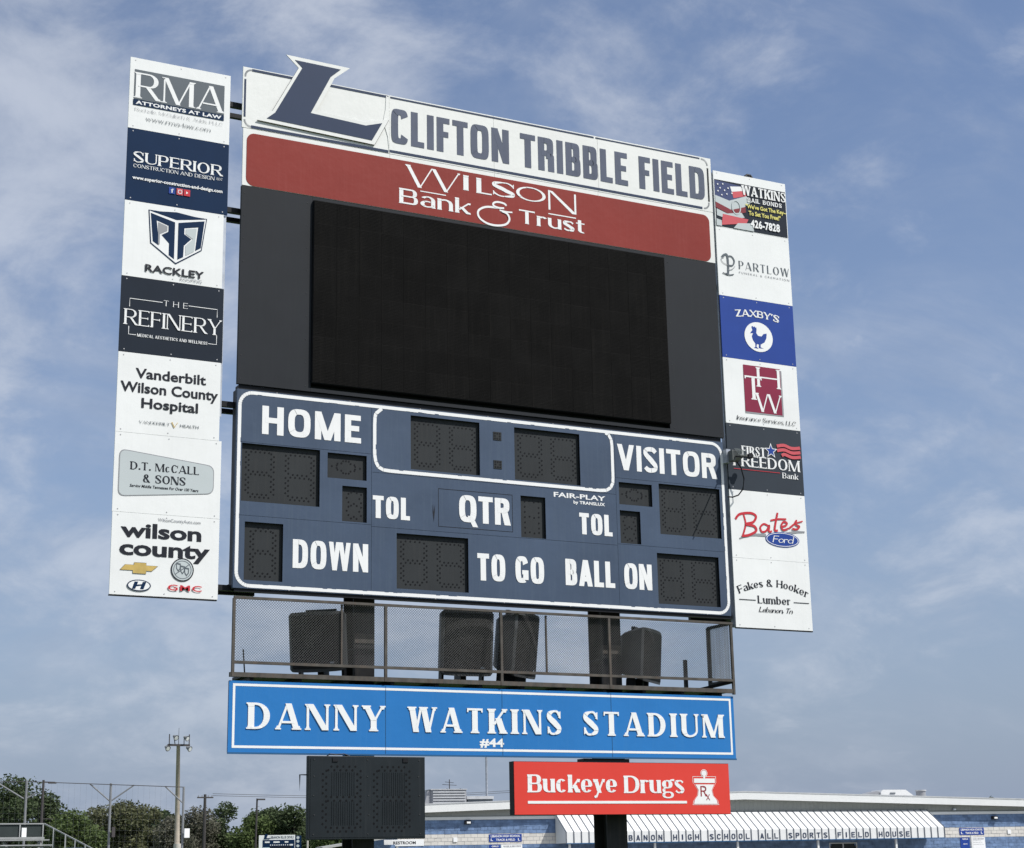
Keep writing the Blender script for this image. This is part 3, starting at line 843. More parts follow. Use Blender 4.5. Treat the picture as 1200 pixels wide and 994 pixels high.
for zc_ in (7.217, 6.821):
    cm_ = MB().box(9.975, 10.098, YB-.006, YB, zc_-.058, zc_+.058)
    pl = part('colon_lamp', cm_, DIG, SB)
    dd = MB()
    for i in range(3):
        for j in range(3):
            if (i, j) != (1, 1): dots_poly(dd, 10.000+i*.036, zc_-.036+j*.036, YB-.0075)
    part('lamp_holes', dd, DOT, pl, kind='stuff')
sc = MB()
for x in (6.9, 7.9, 8.9, 9.9, 10.9, 11.5, 12.3, 13.1):
    sc.prism(ell(x, 7.478, .007, .007, 6), YB-.004, YB); sc.prism(ell(x+.2, 4.952, .007, .007, 6), YB-.004, YB)
part('screws', sc, SCREW, SB, kind='stuff')

# dark beams between the cabinets
BM = thing('support_beam', 'black steel beam in the gap between video screen and scoreboard', 'beam', (10.03, 20.3, 7.49))
part('beam', MB().box(6.40, 13.69, 20.03, 20.16, 7.490, 7.545), FRAMEK, BM)
BM2 = thing('support_beam', 'black steel beam under the bottom edge of the scoreboard', 'beam', (10.03, 20.3, 4.87))
part('beam', MB().box(6.40, 13.70, 20.02, 20.07, 4.905, 4.941), FRAMEK, BM2)
part('beam', MB().box(6.40, 13.78, 20.26, 20.33, 4.97, 5.03), FRAMEK, BM2)

# ------------------------------------------------------------------ video display
VD = thing('video_display', 'large black switched-off LED video screen in a dark grey cabinet', 'video screen', (10.05, 20.1, 7.55))
vc = MB(); vc.box(6.372, 7.352, YB, YB+.05, 7.551, 10.238)
part('side_cabinet', vc, CAB, VD, label='dark grey cabinet side left of the screen')
vc = MB(); vc.box(12.812, 13.731, YB, YB+.05, 7.551, 10.238)
part('side_cabinet', vc, CAB, VD, label='dark grey cabinet side right of the screen')
part('backing', MB().box(6.9, 13.3, YB+.10, YB+.335, 7.552, 10.2), FRAMEK, VD)
part('reveal', MB().box(12.8105, 12.93, YB+.0505, YB+.0995, 7.552, 10.2).box(7.25, 7.3535, YB+.0505, YB+.0995, 7.552, 10.2), FRAMEK, VD)
part('top_rail', MB().box(7.354, 12.810, YB-.001, YB+.098, 10.186, 10.237), CAB, VD)
part('bottom_rail', MB().box(7.354, 12.810, YB-.001, YB+.098, 7.552, 7.60), CAB, VD)
part('screen_chassis', MB().box(7.356, 12.808, YB-.035, YB+.096, 7.662, 10.182), FRAMEK, VD)
NX, NZ = 17, 8
mx0, mx1, mz0, mz1 = 7.360, 12.804, 7.668, 10.178
mw, mh = (mx1-mx0)/NX, (mz1-mz0)/NZ
md = MB(); md.box(.0015, mw-.0015, -.012, 0, .0015, mh-.0015)
for k in range(1, 16):
    zz = mh*k/16; md.box(.004, mw-.004, -.0145, -.0121, zz-.0015, zz+.0015)
led_me = mesh_of('led_module', md, LED)
for i in range(NX):
    for j in range(NZ):
        o_ = piece('led_module', led_me, VD, (mx0+i*mw-10.05, YB-.0352+rng.uniform(-.0012, 0)-20.1, mz0+j*mh-7.55))
cj = MB()
for z in (8.35, 9.2): cj.box(6.374, 7.35, YB-.004, YB, z, z+.006); 
cj.box(7.30, 7.306, YB-.004, YB, 7.56, 10.23); cj.box(12.86, 12.866, YB-.004, YB, 7.56, 10.23)
sc = MB()
for x in (6.41, 7.28, 12.89, 13.69):
    for k in range(9): sc.prism(ell(x, 7.62+k*.315, .006, .006, 6), YB-.004, YB)
part('screws', sc, SCREWD, VD, kind='stuff')

# ------------------------------------------------------------------ bank sign and header sign
def plate(x0, x1, z0, z1, y0=YB, y1=YB+.02):
    return MB().box(x0, x1, y0, y1, z0, z1)
BK = thing('sponsor_sign', 'long red bank sign with white lettering above the video screen', 'sign', (10.05, 20.1, 10.245))
for a, b in ((6.374, 8.46), (8.464, 10.06), (10.064, 11.742), (11.746, 13.735)):
    part('sheet', plate(a, b, 10.245, 11.050), HWHITE, BK)
part('sign_box', MB().box(6.7, 13.5, YB+.021, YB+.335, 10.3, 11.0), FRAMEK, BK)
rp = rrect(6.425, 13.660, 10.249, 10.990, .11, 8)
part('red_field', MB().prism(rp, YB-.004, YB-.0008), RED, BK)
S_W = Sty(T=.19, H=.055, d=.065, sf=.035, sh=.03, n=2.0, tr=.12)
text('lettering', 'W', (8.700, 9.512, 10.630, 10.942), S_W, INKW, BK, YB-.006)
S_WI = Sty(T=.33, H=.085, d=.09, sf=.02, sh=.04, n=2.0, tr=.1)
text('lettering', 'I', (9.572, 9.650, 10.712, 10.934), S_WI, INKW, BK, YB-.006)
text('lettering', 'L', (9.774, 10.010, 10.702, 10.930), S_WI, INKW, BK, YB-.006)
text('lettering', 'S', (10.028, 10.366, 10.712, 10.930), Sty(T=.26, H=.075, d=.09, sf=.03, sh=.03, n=2.0), INKW, BK, YB-.006)
text('lettering', 'O', (10.397, 10.872, 10.716, 10.930), Sty(T=.24, H=.075, n=2.0), INKW, BK, YB-.006)
nb = MB()
for q in ([(10.914, 10.64), (10.945, 10.64), (10.945, 10.93), (10.914, 10.94)], [(10.914, 10.94), (10.985, 10.93), (11.365, 10.64), (11.345, 10.632), (11.30, 10.632)], [(11.338, 10.632), (11.368, 10.632), (11.368, 10.94), (11.338, 10.94)]):
    flat(nb, q, YB-.006-.0004*(len(nb.f)))
part('lettering', nb, INKW, BK)
part('underline', MB().box(8.914, 9.302, YB-.007, YB-.005, 10.576, 10.590), INKW, BK)
part('underline', MB().box(10.910, 11.358, YB-.007, YB-.005, 10.568, 10.584), INKW, BK)
text('lettering', 'Bank', (8.600, 9.674, 10.358, 10.580), S_FLARE, INKW, BK, YB-.006)
text('lettering', 'Trust', (10.436, 11.497, 10.362, 10.566), S_FLARE, INKW, BK, YB-.006)
am = MB()
ribbon(am, [(10.24, 10.585), (10.20, 10.612), (10.10, 10.618), (10.035, 10.59), (10.04, 10.55), (10.12, 10.532), (10.20, 10.54)], .028, YB-.006)
ribbon(am, [(10.10, 10.53), (9.92, 10.515), (9.80, 10.44), (9.81, 10.34), (9.93, 10.272), (10.08, 10.262), (10.22, 10.30), (10.28, 10.38), (10.25, 10.46), (10.16, 10.49)], .03, YB-.0066)
ribbon(am, [(10.13, 10.50), (10.23, 10.492), (10.33, 10.498)], .022, YB-.007)
part('ampersand', am, INKW, BK)

HD = thing('header_sign', 'long white field name sign along the top with tall grey letters', 'sign', (10.05, 20.1, 11.06))
for a, b in ((6.355, 8.450), (8.456, 10.058), (10.062, 11.758), (11.762, 13.738)):
    part('sheet', plate(a, b, 11.058, 11.925), HWHITE, HD)
part('sign_box', MB().box(6.7, 13.5, YB+.021, YB+.335, 11.10, 11.50), FRAMEK, HD)
st = MB()
part('top_stripe', MB().box(6.48, 8.44, YB-.004, YB-.0008, 11.878, 11.912).box(8.47, 11.70, YB-.004, YB-.0008, 11.884, 11.908).box(11.73, 13.54, YB-.004, YB-.0008, 11.886, 11.906), NAVYL, HD)
part('bottom_stripe', MB().box(6.48, 8.44, YB-.004, YB-.0008, 11.064, 11.102).box(8.46, 13.55, YB-.004, YB-.0008, 11.078, 11.114), NAVYL, HD)
part('side_stripe', MB().box(6.375, 6.400, YB-.004, YB-.0008, 11.21, 11.75), NAVYL, HD)
part('side_stripe', MB().box(13.664, 13.690, YB-.004, YB-.0008, 11.22, 11.76), CAB, HD)
for (cx, cz, a0) in ((6.48, 11.802, 90), (6.48, 11.172, 180), (13.58, 11.190, 270), (13.58, 11.80, 0)):
    cmb_ = MB()
    for k in range(9):
        a = R(a0+90*k/8); b = R(a0+90*(k+.72)/8)
        flat(cmb_, [(cx+.08*math.cos(a), cz+.08*math.sin(a)), (cx+.105*math.cos(a), cz+.105*math.sin(a)), (cx+.105*math.cos(b), cz+.105*math.sin(b)), (cx+.08*math.cos(b), cz+.08*math.sin(b))], YB-.003)
    part('worn_corner_stripe', cmb_, INKG, HD)
# peeling edge of the left sheet
part('peeling_flap', MB().prism([(8.36, 11.52), (8.395, 11.70), (8.405, 11.905), (8.450, 11.885), (8.450, 11.09), (8.43, 11.30)], YB-.007, YB-.0045), HWHITE, HD)
for wd, b_ in (('CLIFTON', (8.482, 10.299)), ('TRIBBLE', (10.480, 12.257)), ('FIELD', (12.456, 13.608))):
    for m_ in text_mb(wd, b_[0], b_[1], 11.226, 11.742, S_IMP, YB-.003, mbs=True):
        part('letter', m_, LETG, HD)
EM = thing('letter_emblem', 'raised navy block letter L with white outline at the top left corner', 'emblem', (7.5, 19.98, 11.16))
Lo = [(6.944, 12.209), (7.122, 12.050), (6.764, 11.356), (6.554, 11.185), (8.225, 11.135), (8.439, 11.548), (8.082, 11.439), (7.380, 11.470), (7.589, 11.902), (7.635, 12.000), (7.861, 12.198)]
Li = [(7.068, 12.155), (7.173, 12.061), (6.800, 11.335), (6.684, 11.230), (8.188, 11.192), (8.338, 11.474), (8.095, 11.393), (7.300, 11.425), (7.530, 11.905), (7.580, 12.010), (7.725, 12.150)]
Lk = [(x+(x-7.45)*.006, z+(z-11.65)*.008) for x, z in Lo]
part('backing', MB().prism(Lk, YB-.018, YB-.013), INKK, EM)
part('white_outline', MB().prism(Lo, YB-.026, YB-.019), HWHITE, EM)
part('letter_face', MB().prism(Li, YB-.030, YB-.027), NAVYL, EM)

# ------------------------------------------------------------------ side sponsor columns
LX0, LX1 = 4.854, 6.186
RX0, RX1 = 13.776, 15.108
LZ = [11.750, 10.766, 9.784, 8.778, 7.792, 6.776, 5.786, 4.784]
RZ = [11.746, 10.838, 9.752, 8.788, 7.786, 6.794, 5.794, 4.792]
def column_frame(x0, x1, left):
    t = thing('sign_column_frame', 'black steel arms holding the %s column of sponsor signs' % ('left' if left else 'right'), 'frame', ((x0+x1)/2, 20.2, 4.78))
    for xx in ((x0+.15, x1-.17) if left else (x0+.03, x1-.15)):
        part('upright', MB().box(xx-.04, xx+.04, YB+.03, YB+.11, 4.80, 11.72), GALV, t)
    for z in (11.41, 9.92, 7.30, 4.96):
        a, b = (x0+.2, 6.80) if left else (13.3, x1-.2)
        part('arm', MB().box(a, b, YB+.115, YB+.175, z-.035, z+.035), FRAMEK, t)
        part('arm', MB().box(a, b, YB+.44, YB+.50, z-.03, z+.03), FRAMEK, t)
        xx = 6.12 if left else 13.9
        part('cross_tie', MB().box(xx-.03, xx+.03, YB+.176, YB+.439, z-.025, z+.025), FRAMEK, t)
    return t
CL_ = column_frame(LX0, LX1, True)
CR_ = column_frame(RX0, RX1, False)
part('backing_strip', MB().box(6.130, 6.180, YB+.021, YB+.029, 7.10, 9.78), GALV, CL_)
class Pn:
    """a sponsor sign: sheet of metal with its print; u, v run 0..1 from the top left corner"""
    def __init__(s, side, i, label, mt, w=1.0):
        s.x0, s.x1 = (LX0, LX1) if side == 'L' else (RX0, RX1)
        zs = LZ if side == 'L' else RZ
        s.z1, s.z0 = zs[i], zs[i+1]+.003
        s.x0 += rng.uniform(-.004, .004)
        xr = s.x0+(s.x1-s.x0)*w
        s.t = thing('sponsor_sign', label, 'sign', ((s.x0+s.x1)/2, YB+.02, s.z0), group='sponsor signs in the %s column' % ('left' if side == 'L' else 'right'))
        part('sheet', MB().box(s.x0, xr, YB, YB+.018, s.z0, s.z1), mt, s.t)
        sc = MB()
        for u in (.05, .5, .95):
            for v in (.035, .965):
                sc.prism(ell(s.x(u)*1.0 if w == 1 else s.x0+(xr-s.x0)*u, s.z(v), .0085, .0085, 6), YB-.003, YB)
        part('screws', sc, SCREW, s.t, kind='stuff')
        s.k = 0
    def x(s, u): return s.x0+(s.x1-s.x0)*u
    def z(s, v): return s.z1-(s.z1-s.z0)*v
    def pts(s, q): return [(s.x(u), s.z(v)) for u, v in q]
    def y(s): s.k += 1; return YB-.003-.0008*s.k
    def text(s, tx, u0, u1, v1, v0, S, m, **k):   # v1 = cap top, v0 = baseline
        return text('lettering', tx, (s.x(u0), s.x(u1), s.z(v0), s.z(v1)), S, m, s.t, s.y(), **k)
    def shape(s, name, q, m, raw=False): return part(name, flat(MB(), s.pts(q) if not raw else q, s.y()), m, s.t)
    def rect(s, name, u0, u1, v0, v1, m): return s.shape(name, [(u0, v1), (u1, v1), (u1, v0), (u0, v0)], m)
    def line(s, q, w, m, name='stroke', w1=None):
        return part(name, ribbon(MB(), s.pts(q), w, s.y(), w1), m, s.t)
    def lines(s, segs, w, m, name='rule'):
        y = s.y()
        for a in segs: part(name, ribbon(MB(), s.pts(a), w, y, steps=1), m, s.t)

p = Pn('L', 0, 'white sign with grey block and big serif initials, topmost of left column', WHITE)
p.rect('colour_block', .045, .94, .165, .585, INKDG); p.text('RMA', .06, .93, .205, .565, S_ROM, INKW)
p.rect('colour_block', .040, .94, .590, .672, NAVYP); p.text('ATTORNEYS AT LAW', .065, .915, .605, .655, F_HEAVY, INKW)
p.text('Rochelle, McCulloch & Aulds, PLLC', .06, .93, .705, .752, Sty(T=.10, H=.04, d=.05, sf=.03, sh=.02, n=2, tr=.07), INKG)
p.text('www.rma-law.com', .17, .81, .810, .868, Sty(T=.13, H=.06, d=.07, sf=.03, sh=.03, n=2, tr=.14), INKDG)

p = Pn('L', 1, 'navy construction company sign with three small social media icons, second from top left', NAVYP)
p.text('SUPERIOR', .065, .935, .315, .465, S_ROMB, INKW); p.text('CONSTRUCTION AND DESIGN', .065, .86, .490, .540, Sty(T=.17, H=.08, d=.09, sf=.05, sh=.05, n=2.1, tr=.08), INKW); p.text('LLC', .885, .94, .492, .528, S_ROM, INKW)
p.text('www.superior-construction-and-design.com', .06, .945, .655, .702, F_HEAVY, INKW)
for u, m in ((.415, BLUEZ), (.492, PINKR), (.562, INKR)): p.rect('icon', u, u+.062, .735, .825, m)
p.text('f', .435, .458, .755, .81, S_BOLD, INKW)
p.line([(.508, .76), (.538, .76), (.538, .80), (.508, .80), (.508, .76)], .008, INKW); p.shape('icon_mark', [(.585, .80), (.605, .78), (.585, .76)], INKW)

p = Pn('L', 2, 'white roofing sign with navy shield-shaped cube logo above a dark name', WHITE, .965)
p.shape('logo_outline', [(.228, .085), (.515, .048+.04), (.80, .092), (.755, .535), (.505, .765), (.255, .53)], NAVYP)
p.shape('logo_field', [(.238, .098), (.79, .103), (.746, .527), (.505, .745), (.265, .522)], INKW)
p.shape('logo_top', [(.245, .100), (.50, .172), (.785, .105), (.50, .065)], NAVYP)
p.shape('logo_left', [(.25, .125), (.488, .205), (.488, .70), (.435, .655), (.435, .50), (.36, .40), (.425, .345), (.425, .265), (.31, .215), (.335, .48), (.335, .545), (.278, .50)], NAVYP)
p.shape('logo_right', [(.520, .205), (.775, .13), (.745, .50), (.69, .55), (.715, .225), (.58, .265), (.58, .345), (.65, .40), (.58, .50), (.575, .655), (.520, .70)], NAVYP)
p.shape('logo_grey', [(.325, .235), (.415, .275), (.415, .335), (.345, .39), (.345, .53), (.33, .52)], INKG); p.shape('logo_grey', [(.70, .245), (.595, .275), (.595, .34), (.665, .395), (.595, .50), (.60, .63), (.68, .56)], PLATE)
p.text('RACKLEY', .215, .785, .815, .912, F_BOLD, INKK); p.text('ROOFING', .555, .765, .930, .968, F_REG, INKG)

p = Pn('L', 3, 'dark charcoal sign with thin white frame lines round a spaced serif name', CHAR, .985)
p.lines([[(.085, .40), (.085, .292), (.395, .292)], [(.645, .292), (.925, .292), (.925, .40)], [(.085, .66), (.085, .765), (.155, .765)], [(.845, .765), (.925, .765), (.925, .64)]], .008, INKW)
p.text('THE', .405, .635, .262, .335, Sty(T=.12, H=.06, d=.06, sf=.05, sh=.04, n=2, tr=.75), INKW)
p.text('REFINERY', .04, .965, .435, .640, Sty(T=.14, H=.05, d=.06, sf=.06, sh=.035, n=2, tr=.05), INKW)
p.text('MEDICAL AESTHETICS AND WELLNESS', .165, .835, .745, .785, Sty(T=.2, H=.1, d=.12, sf=.04, sh=.05, n=2, tr=.1), INKW)

p = Pn('L', 4, 'white hospital sign with three lines of bold dark lettering, fifth from top left', WHITE, .975)
HS = F_BOLD
p.text('Vanderbilt', .165, .835, .185, .312, HS, INKK); p.text('Wilson County', .03, .955, .365, .495, HS, INKK); p.text('Hospital', .23, .765, .555, .680, HS, INKK)
p.text('VANDERBILT', .215, .500, .840, .875, S_ROM, INKDG); p.text('HEALTH', .60, .775, .840, .875, F_REG, INKDG); p.text('V', .515, .575, .825, .890, S_ROMB, GOLD)

p = Pn('L', 5, 'white store sign with slanting rounded pale grey plate and dark serif name', WHITE)
def rounded(q, r, n=5):
    out = []
    m = len(q)
    for i in range(m):
        a, b, c = Vector(q[i-1]), Vector(q[i]), Vector(q[(i+1) % m])
        s_, e_ = b+(a-b).normalized()*r, b+(c-b).normalized()*r
        for k in range(n+1):
            t = k/n; out.append(tuple(s_*(1-t)**2+b*2*t*(1-t)+e_*t*t))
    return out
q = rounded(p.pts([(.045, .81), (.935, .69), (.935, .33), (.045, .21)]), .09); p.shape('plate_edge', q, INKG, raw=True)
q = rounded(p.pts([(.053, .800), (.927, .683), (.927, .34), (.053, .222)]), .085); p.shape('plate', q, PLATE, raw=True)
p.text('D.T. McCALL', .15, .79, .362, .462, S_ROMB, INKK); p.text('& SONS', .27, .665, .510, .612, S_ROMB, INKK)
p.text('Serving Middle Tennessee For Over 100 Years', .15, .79, .645, .682, dict(bold=.02, shear=.2), INKK)

p = Pn('L', 6, 'white car dealer sign with lower-case name and four maker badges, bottom of left column', WHITE)
WC = dict(bold=.030, space=.98)
p.text('wilson', .08, .83, .118, .300, WC, INKK); p.text('county', .075, .915, .330, .518, WC, INKK); p.text('WilsonCountyAuto.com', .42, .82, .042, .082, F_REG, INKG)
bt = [(.09, .700), (.135, .635), (.215, .635), (.215, .605), (.325, .605), (.325, .635), (.43, .635), (.375, .700), (.325, .700), (.325, .735), (.205, .735), (.205, .700)]
p.shape('badge', [(u+(u-.26)*.03, v+(v-.67)*.06) for u, v in bt], INKDG); p.shape('badge_face', bt, GOLD)
cx, cz = p.x(.66), p.z(.66)
p.shape('badge', ell(cx, cz, .142, .142), INKK, raw=True); p.shape('badge_face', ell(cx, cz, .128, .128), PLATE, raw=True)
mb = MB(); y_ = p.y(); rr = ell(cx, cz, .112, .112); loop_strip(mb, rr, ell(cx, cz, .104, .104), y_)
for k, (dx, dz) in enumerate(((-.052, .03), (0, .0), (.052, -.02))):
    sh_ = [(dx-.03, dz+.055), (dx+.03, dz+.045), (dx+.028, dz-.02), (dx+.0, dz-.058), (dx-.026, dz-.02)]
    oo = [(cx+a, cz+b) for a, b in sh_]; ii = [(cx+dx+(a-dx)*.62, cz+dz+(b-dz)*.62) for a, b in sh_]
    loop_strip(mb, oo, ii, y_-.0004*(k+1))
ribbon(mb, [(cx-.09, cz-.06), (cx+.09, cz+.075)], .008, y_-.002, steps=1)
part('badge_mark', mb, INKDG, p.t)
cx, cz = p.x(.265), p.z(.88)
p.shape('badge', ell(cx, cz, .145, .070), NAVYP, raw=True); p.shape('badge_face', ell(cx, cz, .130, .058), INKW, raw=True)
mb = MB(); y_ = p.y()
for pl_ in ([(-.085, -.045), (-.045, -.045), (-.01, .045), (-.055, .045)], [(.012, -.045), (.055, -.045), (.088, .045), (.045, .045)], [(-.035, -.012), (.03, -.002), (.038, .016), (-.028, .008)]):
    flat(mb, [(cx+a, cz+b) for a, b in pl_], y_-.0004*len(mb.f))
part('badge_mark', mb, NAVYP, p.t)
p.text('GMC', .53, .845, .848, .918, dict(bold=.018, space=1.12), INKR)

# right column
p = Pn('R', 0, 'bail bonds sign with flag picture and yellow slogan, topmost of right column', WHITE)
p.rect('picture_ground', .01, .99, .155, .985, CHAR)
p.shape('flag_blue', [(.01, .17), (.42, .20), (.36, .42), (.20, .50), (.01, .44)], mat('flag_blue', (.05, .07, .17), .5))
p.shape('flag_white', [(.01, .44), (.20, .50), (.44, .36), (.50, .46), (.36, .62), (.2, .66), (.01, .56)], PLATE)
p.shape('flag_red', [(.24, .30), (.42, .24), (.44, .36), (.26, .44)], PINKR); p.shape('flag_white', [(.22, .24), (.40, .20), (.42, .27), (.24, .33)], INKW)
p.shape('flag_red', [(.01, .56), (.22, .66), (.42, .56), (.42, .66), (.22, .76), (.01, .66)], mat('dark_red_ink', (.22, .03, .04), .5))
p.shape('flag_white', [(.02, .68), (.16, .74), (.36, .68), (.40, .76), (.18, .84), (.02, .80)], PLATE)
p.shape('flag_red', [(.10, .76), (.45, .78), (.42, .86), (.18, .93), (.08, .96)], PINKR); p.shape('flag_white', [(.01, .86), (.08, .88), (.08, .98), (.01, .98)], PLATE)
p.shape('flag_blue', [(.30, .88), (.5, .84), (.52, .98), (.24, .98)], PLATE)
mb = MB(); y_ = p.y()
for a, b in ((.05, .24), (.08, .30), (.12, .22), (.14, .33), (.05, .36), (.19, .28), (.17, .39), (.24, .36), (.10, .42)):
    flat(mb, ell(p.x(a), p.z(b), .014, .014, 5), y_)
part('flag_stars', mb, INKW, p.t)
mb = MB(); loop_strip(mb, ell(p.x(.29), p.z(.60), .085, .12), ell(p.x(.29), p.z(.60), .066, .10), p.y()); part('handcuff_print', mb, PLATE, p.t)
p.text('WATKINS', .38, .985, .175, .350, Sty(T=.20, H=.11, d=.12, sf=.06, sh=.09, n=2.6, tr=.06), INKW)
p.text('BAIL BONDS', .45, .925, .385, .462, Sty(T=.24, H=.15, d=.17, sf=.05, sh=.1, n=2.6, tr=.16, sp=.5), INKW)
YS = dict(bold=.028)
p.text('"We\'ve Got The Key--', .42, .985, .505, .578, YS, YELL); p.text('To Set You Free!"', .455, .90, .620, .700, YS, YELL)
p.text('426-7828', .475, .88, .775, .915, F_HEAVY, INKW)

p = Pn('R', 1, 'white funeral home sign with thin spaced name and curly initial, second from top right', WHITE)
p.text('PARTLOW', .285, .975, .455, .575, Sty(T=.17, H=.04, d=.05, sf=.03, sh=.02, n=2, tr=.22), INKDG)
p.text('FUNERAL & CREMATION', .285, .975, .612, .642, dict(bold=0., space=1.5), INKG)
p.line([(.10, .68), (.135, .66), (.135, .42), (.10, .40), (.06, .44)], .035, INKDG, 'ornament'); p.line([(.135, .42), (.19, .41), (.225, .47), (.20, .54), (.135, .55)], .022, INKDG, 'ornament')
p.line([(.135, .55), (.07, .52), (.05, .47), (.09, .44)], .010, INKG, 'ornament'); p.line([(.135, .62), (.19, .60), (.23, .55)], .010, INKG, 'ornament'); p.line([(.06, .67), (.14, .69), (.21, .67)], .016, INKDG, 'ornament')

p = Pn('R', 2, 'blue restaurant sign with white disc and blue hen silhouette', BLUEZ)
p.text("ZAXBY'S", .20, .795, .205, .318, Sty(T=.27, H=.12, d=.17, sf=.05, sh=.07, n=2.1, tr=.03), INKW, bend=.035)
p.shape('disc', ell(p.x(.5), p.z(.60), .255, .232), INKW, raw=True)
hen = [(-.145, .04), (-.10, .10), (-.115, .15), (-.09, .165), (-.075, .15), (-.055, .165), (-.045, .145), (-.025, .15), (-.02, .12), (-.03, .06), (.0, .02), (.06, .015), (.10, .06), (.16, .075), (.15, .0), (.11, -.075),
       (.04, -.115), (.035, -.16), (.09, -.175), (.02, -.18), (.0, -.175), (.005, -.12), (-.03, -.115), (-.04, -.16), (.0, -.19), (-.09, -.185), (-.06, -.165), (-.06, -.11), (-.10, -.06), (-.115, .0), (-.09, .05)]
p.shape('hen_print', [(p.x(.5)-.01+a*1.0, p.z(.60)+b*.98) for a, b in hen], BLUEZ, raw=True)

p = Pn('R', 3, 'white insurance sign with maroon square of interlocked serif initials', WHITE)
p.shape('square_shadow', [(.265, .82), (.785, .81), (.785, .10), (.265, .085)], INKG); p.rect('colour_block', .265, .765, .075, .795, MAROON)
p.text('H', .445, .755, .090, .39, Sty(T=.16, H=.07, d=.07, sf=.06, sh=.04, n=2), INKW)
p.text('T', .275, .505, .24, .60, Sty(T=.16, H=.07, d=.07, sf=.06, sh=.04, n=2), INKW)
p.text('W', .41, .755, .49, .775, Sty(T=.16, H=.06, d=.07, sf=.06, sh=.04, n=2), INKW)
p.text('Insurance Services, LLC', .14, .93, .868, .935, S_ITAL, INKK)

p = Pn('R', 4, 'charcoal bank sign with blue star and red stripes beside white serif name', CHARL)
p.text('FIRST', .19, .50, .325, .465, S_ROMB, INKW); p.text('FREEDOM', .07, .955, .470, .640, S_ROMB, INKW); p.text('Bank', .715, .925, .675, .760, S_ROMB, INKW)
p.lines([[(.07, .685), (.685, .685)]], .008, INKR)
for m, k in ((INKW, 1.15), (BLUEZ, .88)):
    cx, cz = p.x(.578), p.z(.36)
    p.shape('star', [(cx+k*.105*(1 if i % 2 == 0 else .42)*math.cos(R(90+36*i)), cz+k*.105*(1 if i % 2 == 0 else .42)*math.sin(R(90+36*i))) for i in range(10)], m, raw=True)
for v in (.275, .345, .415):
    p.line([(.66 if v < .4 else .72, v), (.76, v-.022), (.86, v+.012), (.975, v-.006)], .048, PINKR, 'stripe')

p = Pn('R', 5, 'white car dealer sign with red handwritten name and blue oval badge', WHITE)
SW = .036
mb = MB(); y_ = p.y()
strokes = [([(.17, .36), (.19, .50), (.15, .66)], .8), ([(.06, .44), (.12, .36), (.26, .33), (.33, .37), (.29, .46), (.19, .50), (.30, .52), (.32, .59), (.22, .66), (.13, .68)], 1),
           ([(.49, .50), (.43, .475), (.38, .53), (.40, .595), (.46, .57), (.50, .49), (.49, .58), (.53, .575)], .8),
           ([(.62, .29), (.585, .45), (.57, .555), (.61, .555)], .9), ([(.52, .415), (.62, .385), (.73, .375)], .7),
           ([(.65, .50), (.72, .47), (.735, .43), (.69, .42), (.66, .48), (.68, .54), (.75, .515)], .8),
           ([(.76, .51), (.84, .43), (.865, .38), (.855, .44), (.90, .47), (.86, .515), (.80, .51)], .8), ([(.86, .42), (.95, .385)], .5)]
for grp in ((0, 1), (2,), (3, 4), (5,), (6, 7)):
    mb = MB()
    for i in grp: ribbon(mb, p.pts(strokes[i][0]), SW*strokes[i][1], y_-.0009*i)
    part('handwritten_letter', mb, INKR, p.t)
p.line([(.10, .72), (.25, .655), (.45, .64)], .02, INKG, 'swoosh', w1=.045); p.line([(.72, .595), (.86, .555), (.97, .545)], .045, INKG, 'swoosh', w1=.02)
cx, cz = p.x(.665), p.z(.688)
p.shape('badge', ell(cx, cz, .300, .112), BLUEZ, raw=True); mb = MB(); loop_strip(mb, ell(cx, cz, .285, .100), ell(cx, cz, .274, .092), p.y()); part('badge_ring', mb, INKW, p.t)
p.text('Ford', .53, .80, .635, .735, Sty(T=.15, H=.09, d=.1, n=1.9, xh=.6, sl=.3, tr=.02), INKW)

p = Pn('R', 6, 'white lumber sign with arched serif name, bottom of right column', WHITE)
p.text('Fakes & Hooker', .045, .965, .415, .52, S_ROMB, INKK, bend=.13); p.text('Lumber', .295, .72, .530, .640, S_ROMB, INKK)
p.lines([[(.055, .60), (.27, .60)], [(.765, .60), (.97, .60)]], .010, INKK); p.text('Lebanon, Tn', .30, .74, .69, .765, S_SCR, INKK)
part('bottom_edge', MB().box(LX0, LX1-.01, YB-.002, YB+.03, 4.770, 4.784), FRAMEK, CL_)
part('bottom_edge', MB().box(RX0, RX1, YB-.002, YB+.03, 4.778, 4.792), FRAMEK, CR_)

# small dark lamp on top of the right column
LP = thing('floodlight', 'tiny dark fitting on the top edge of the bail bonds sign', 'light fixture', (14.45, 20.1, 11.746))
part('lamp_body', MB().tube([(14.40, 20.06, 11.77), (14.44, 20.05, 11.80), (14.49, 20.05, 11.80), (14.53, 20.06, 11.77)], .022), FRAMEK, LP, smooth=True)
part('stem', MB().box(14.455, 14.475, 20.03, 20.05, 11.747, 11.79), FRAMEK, LP)

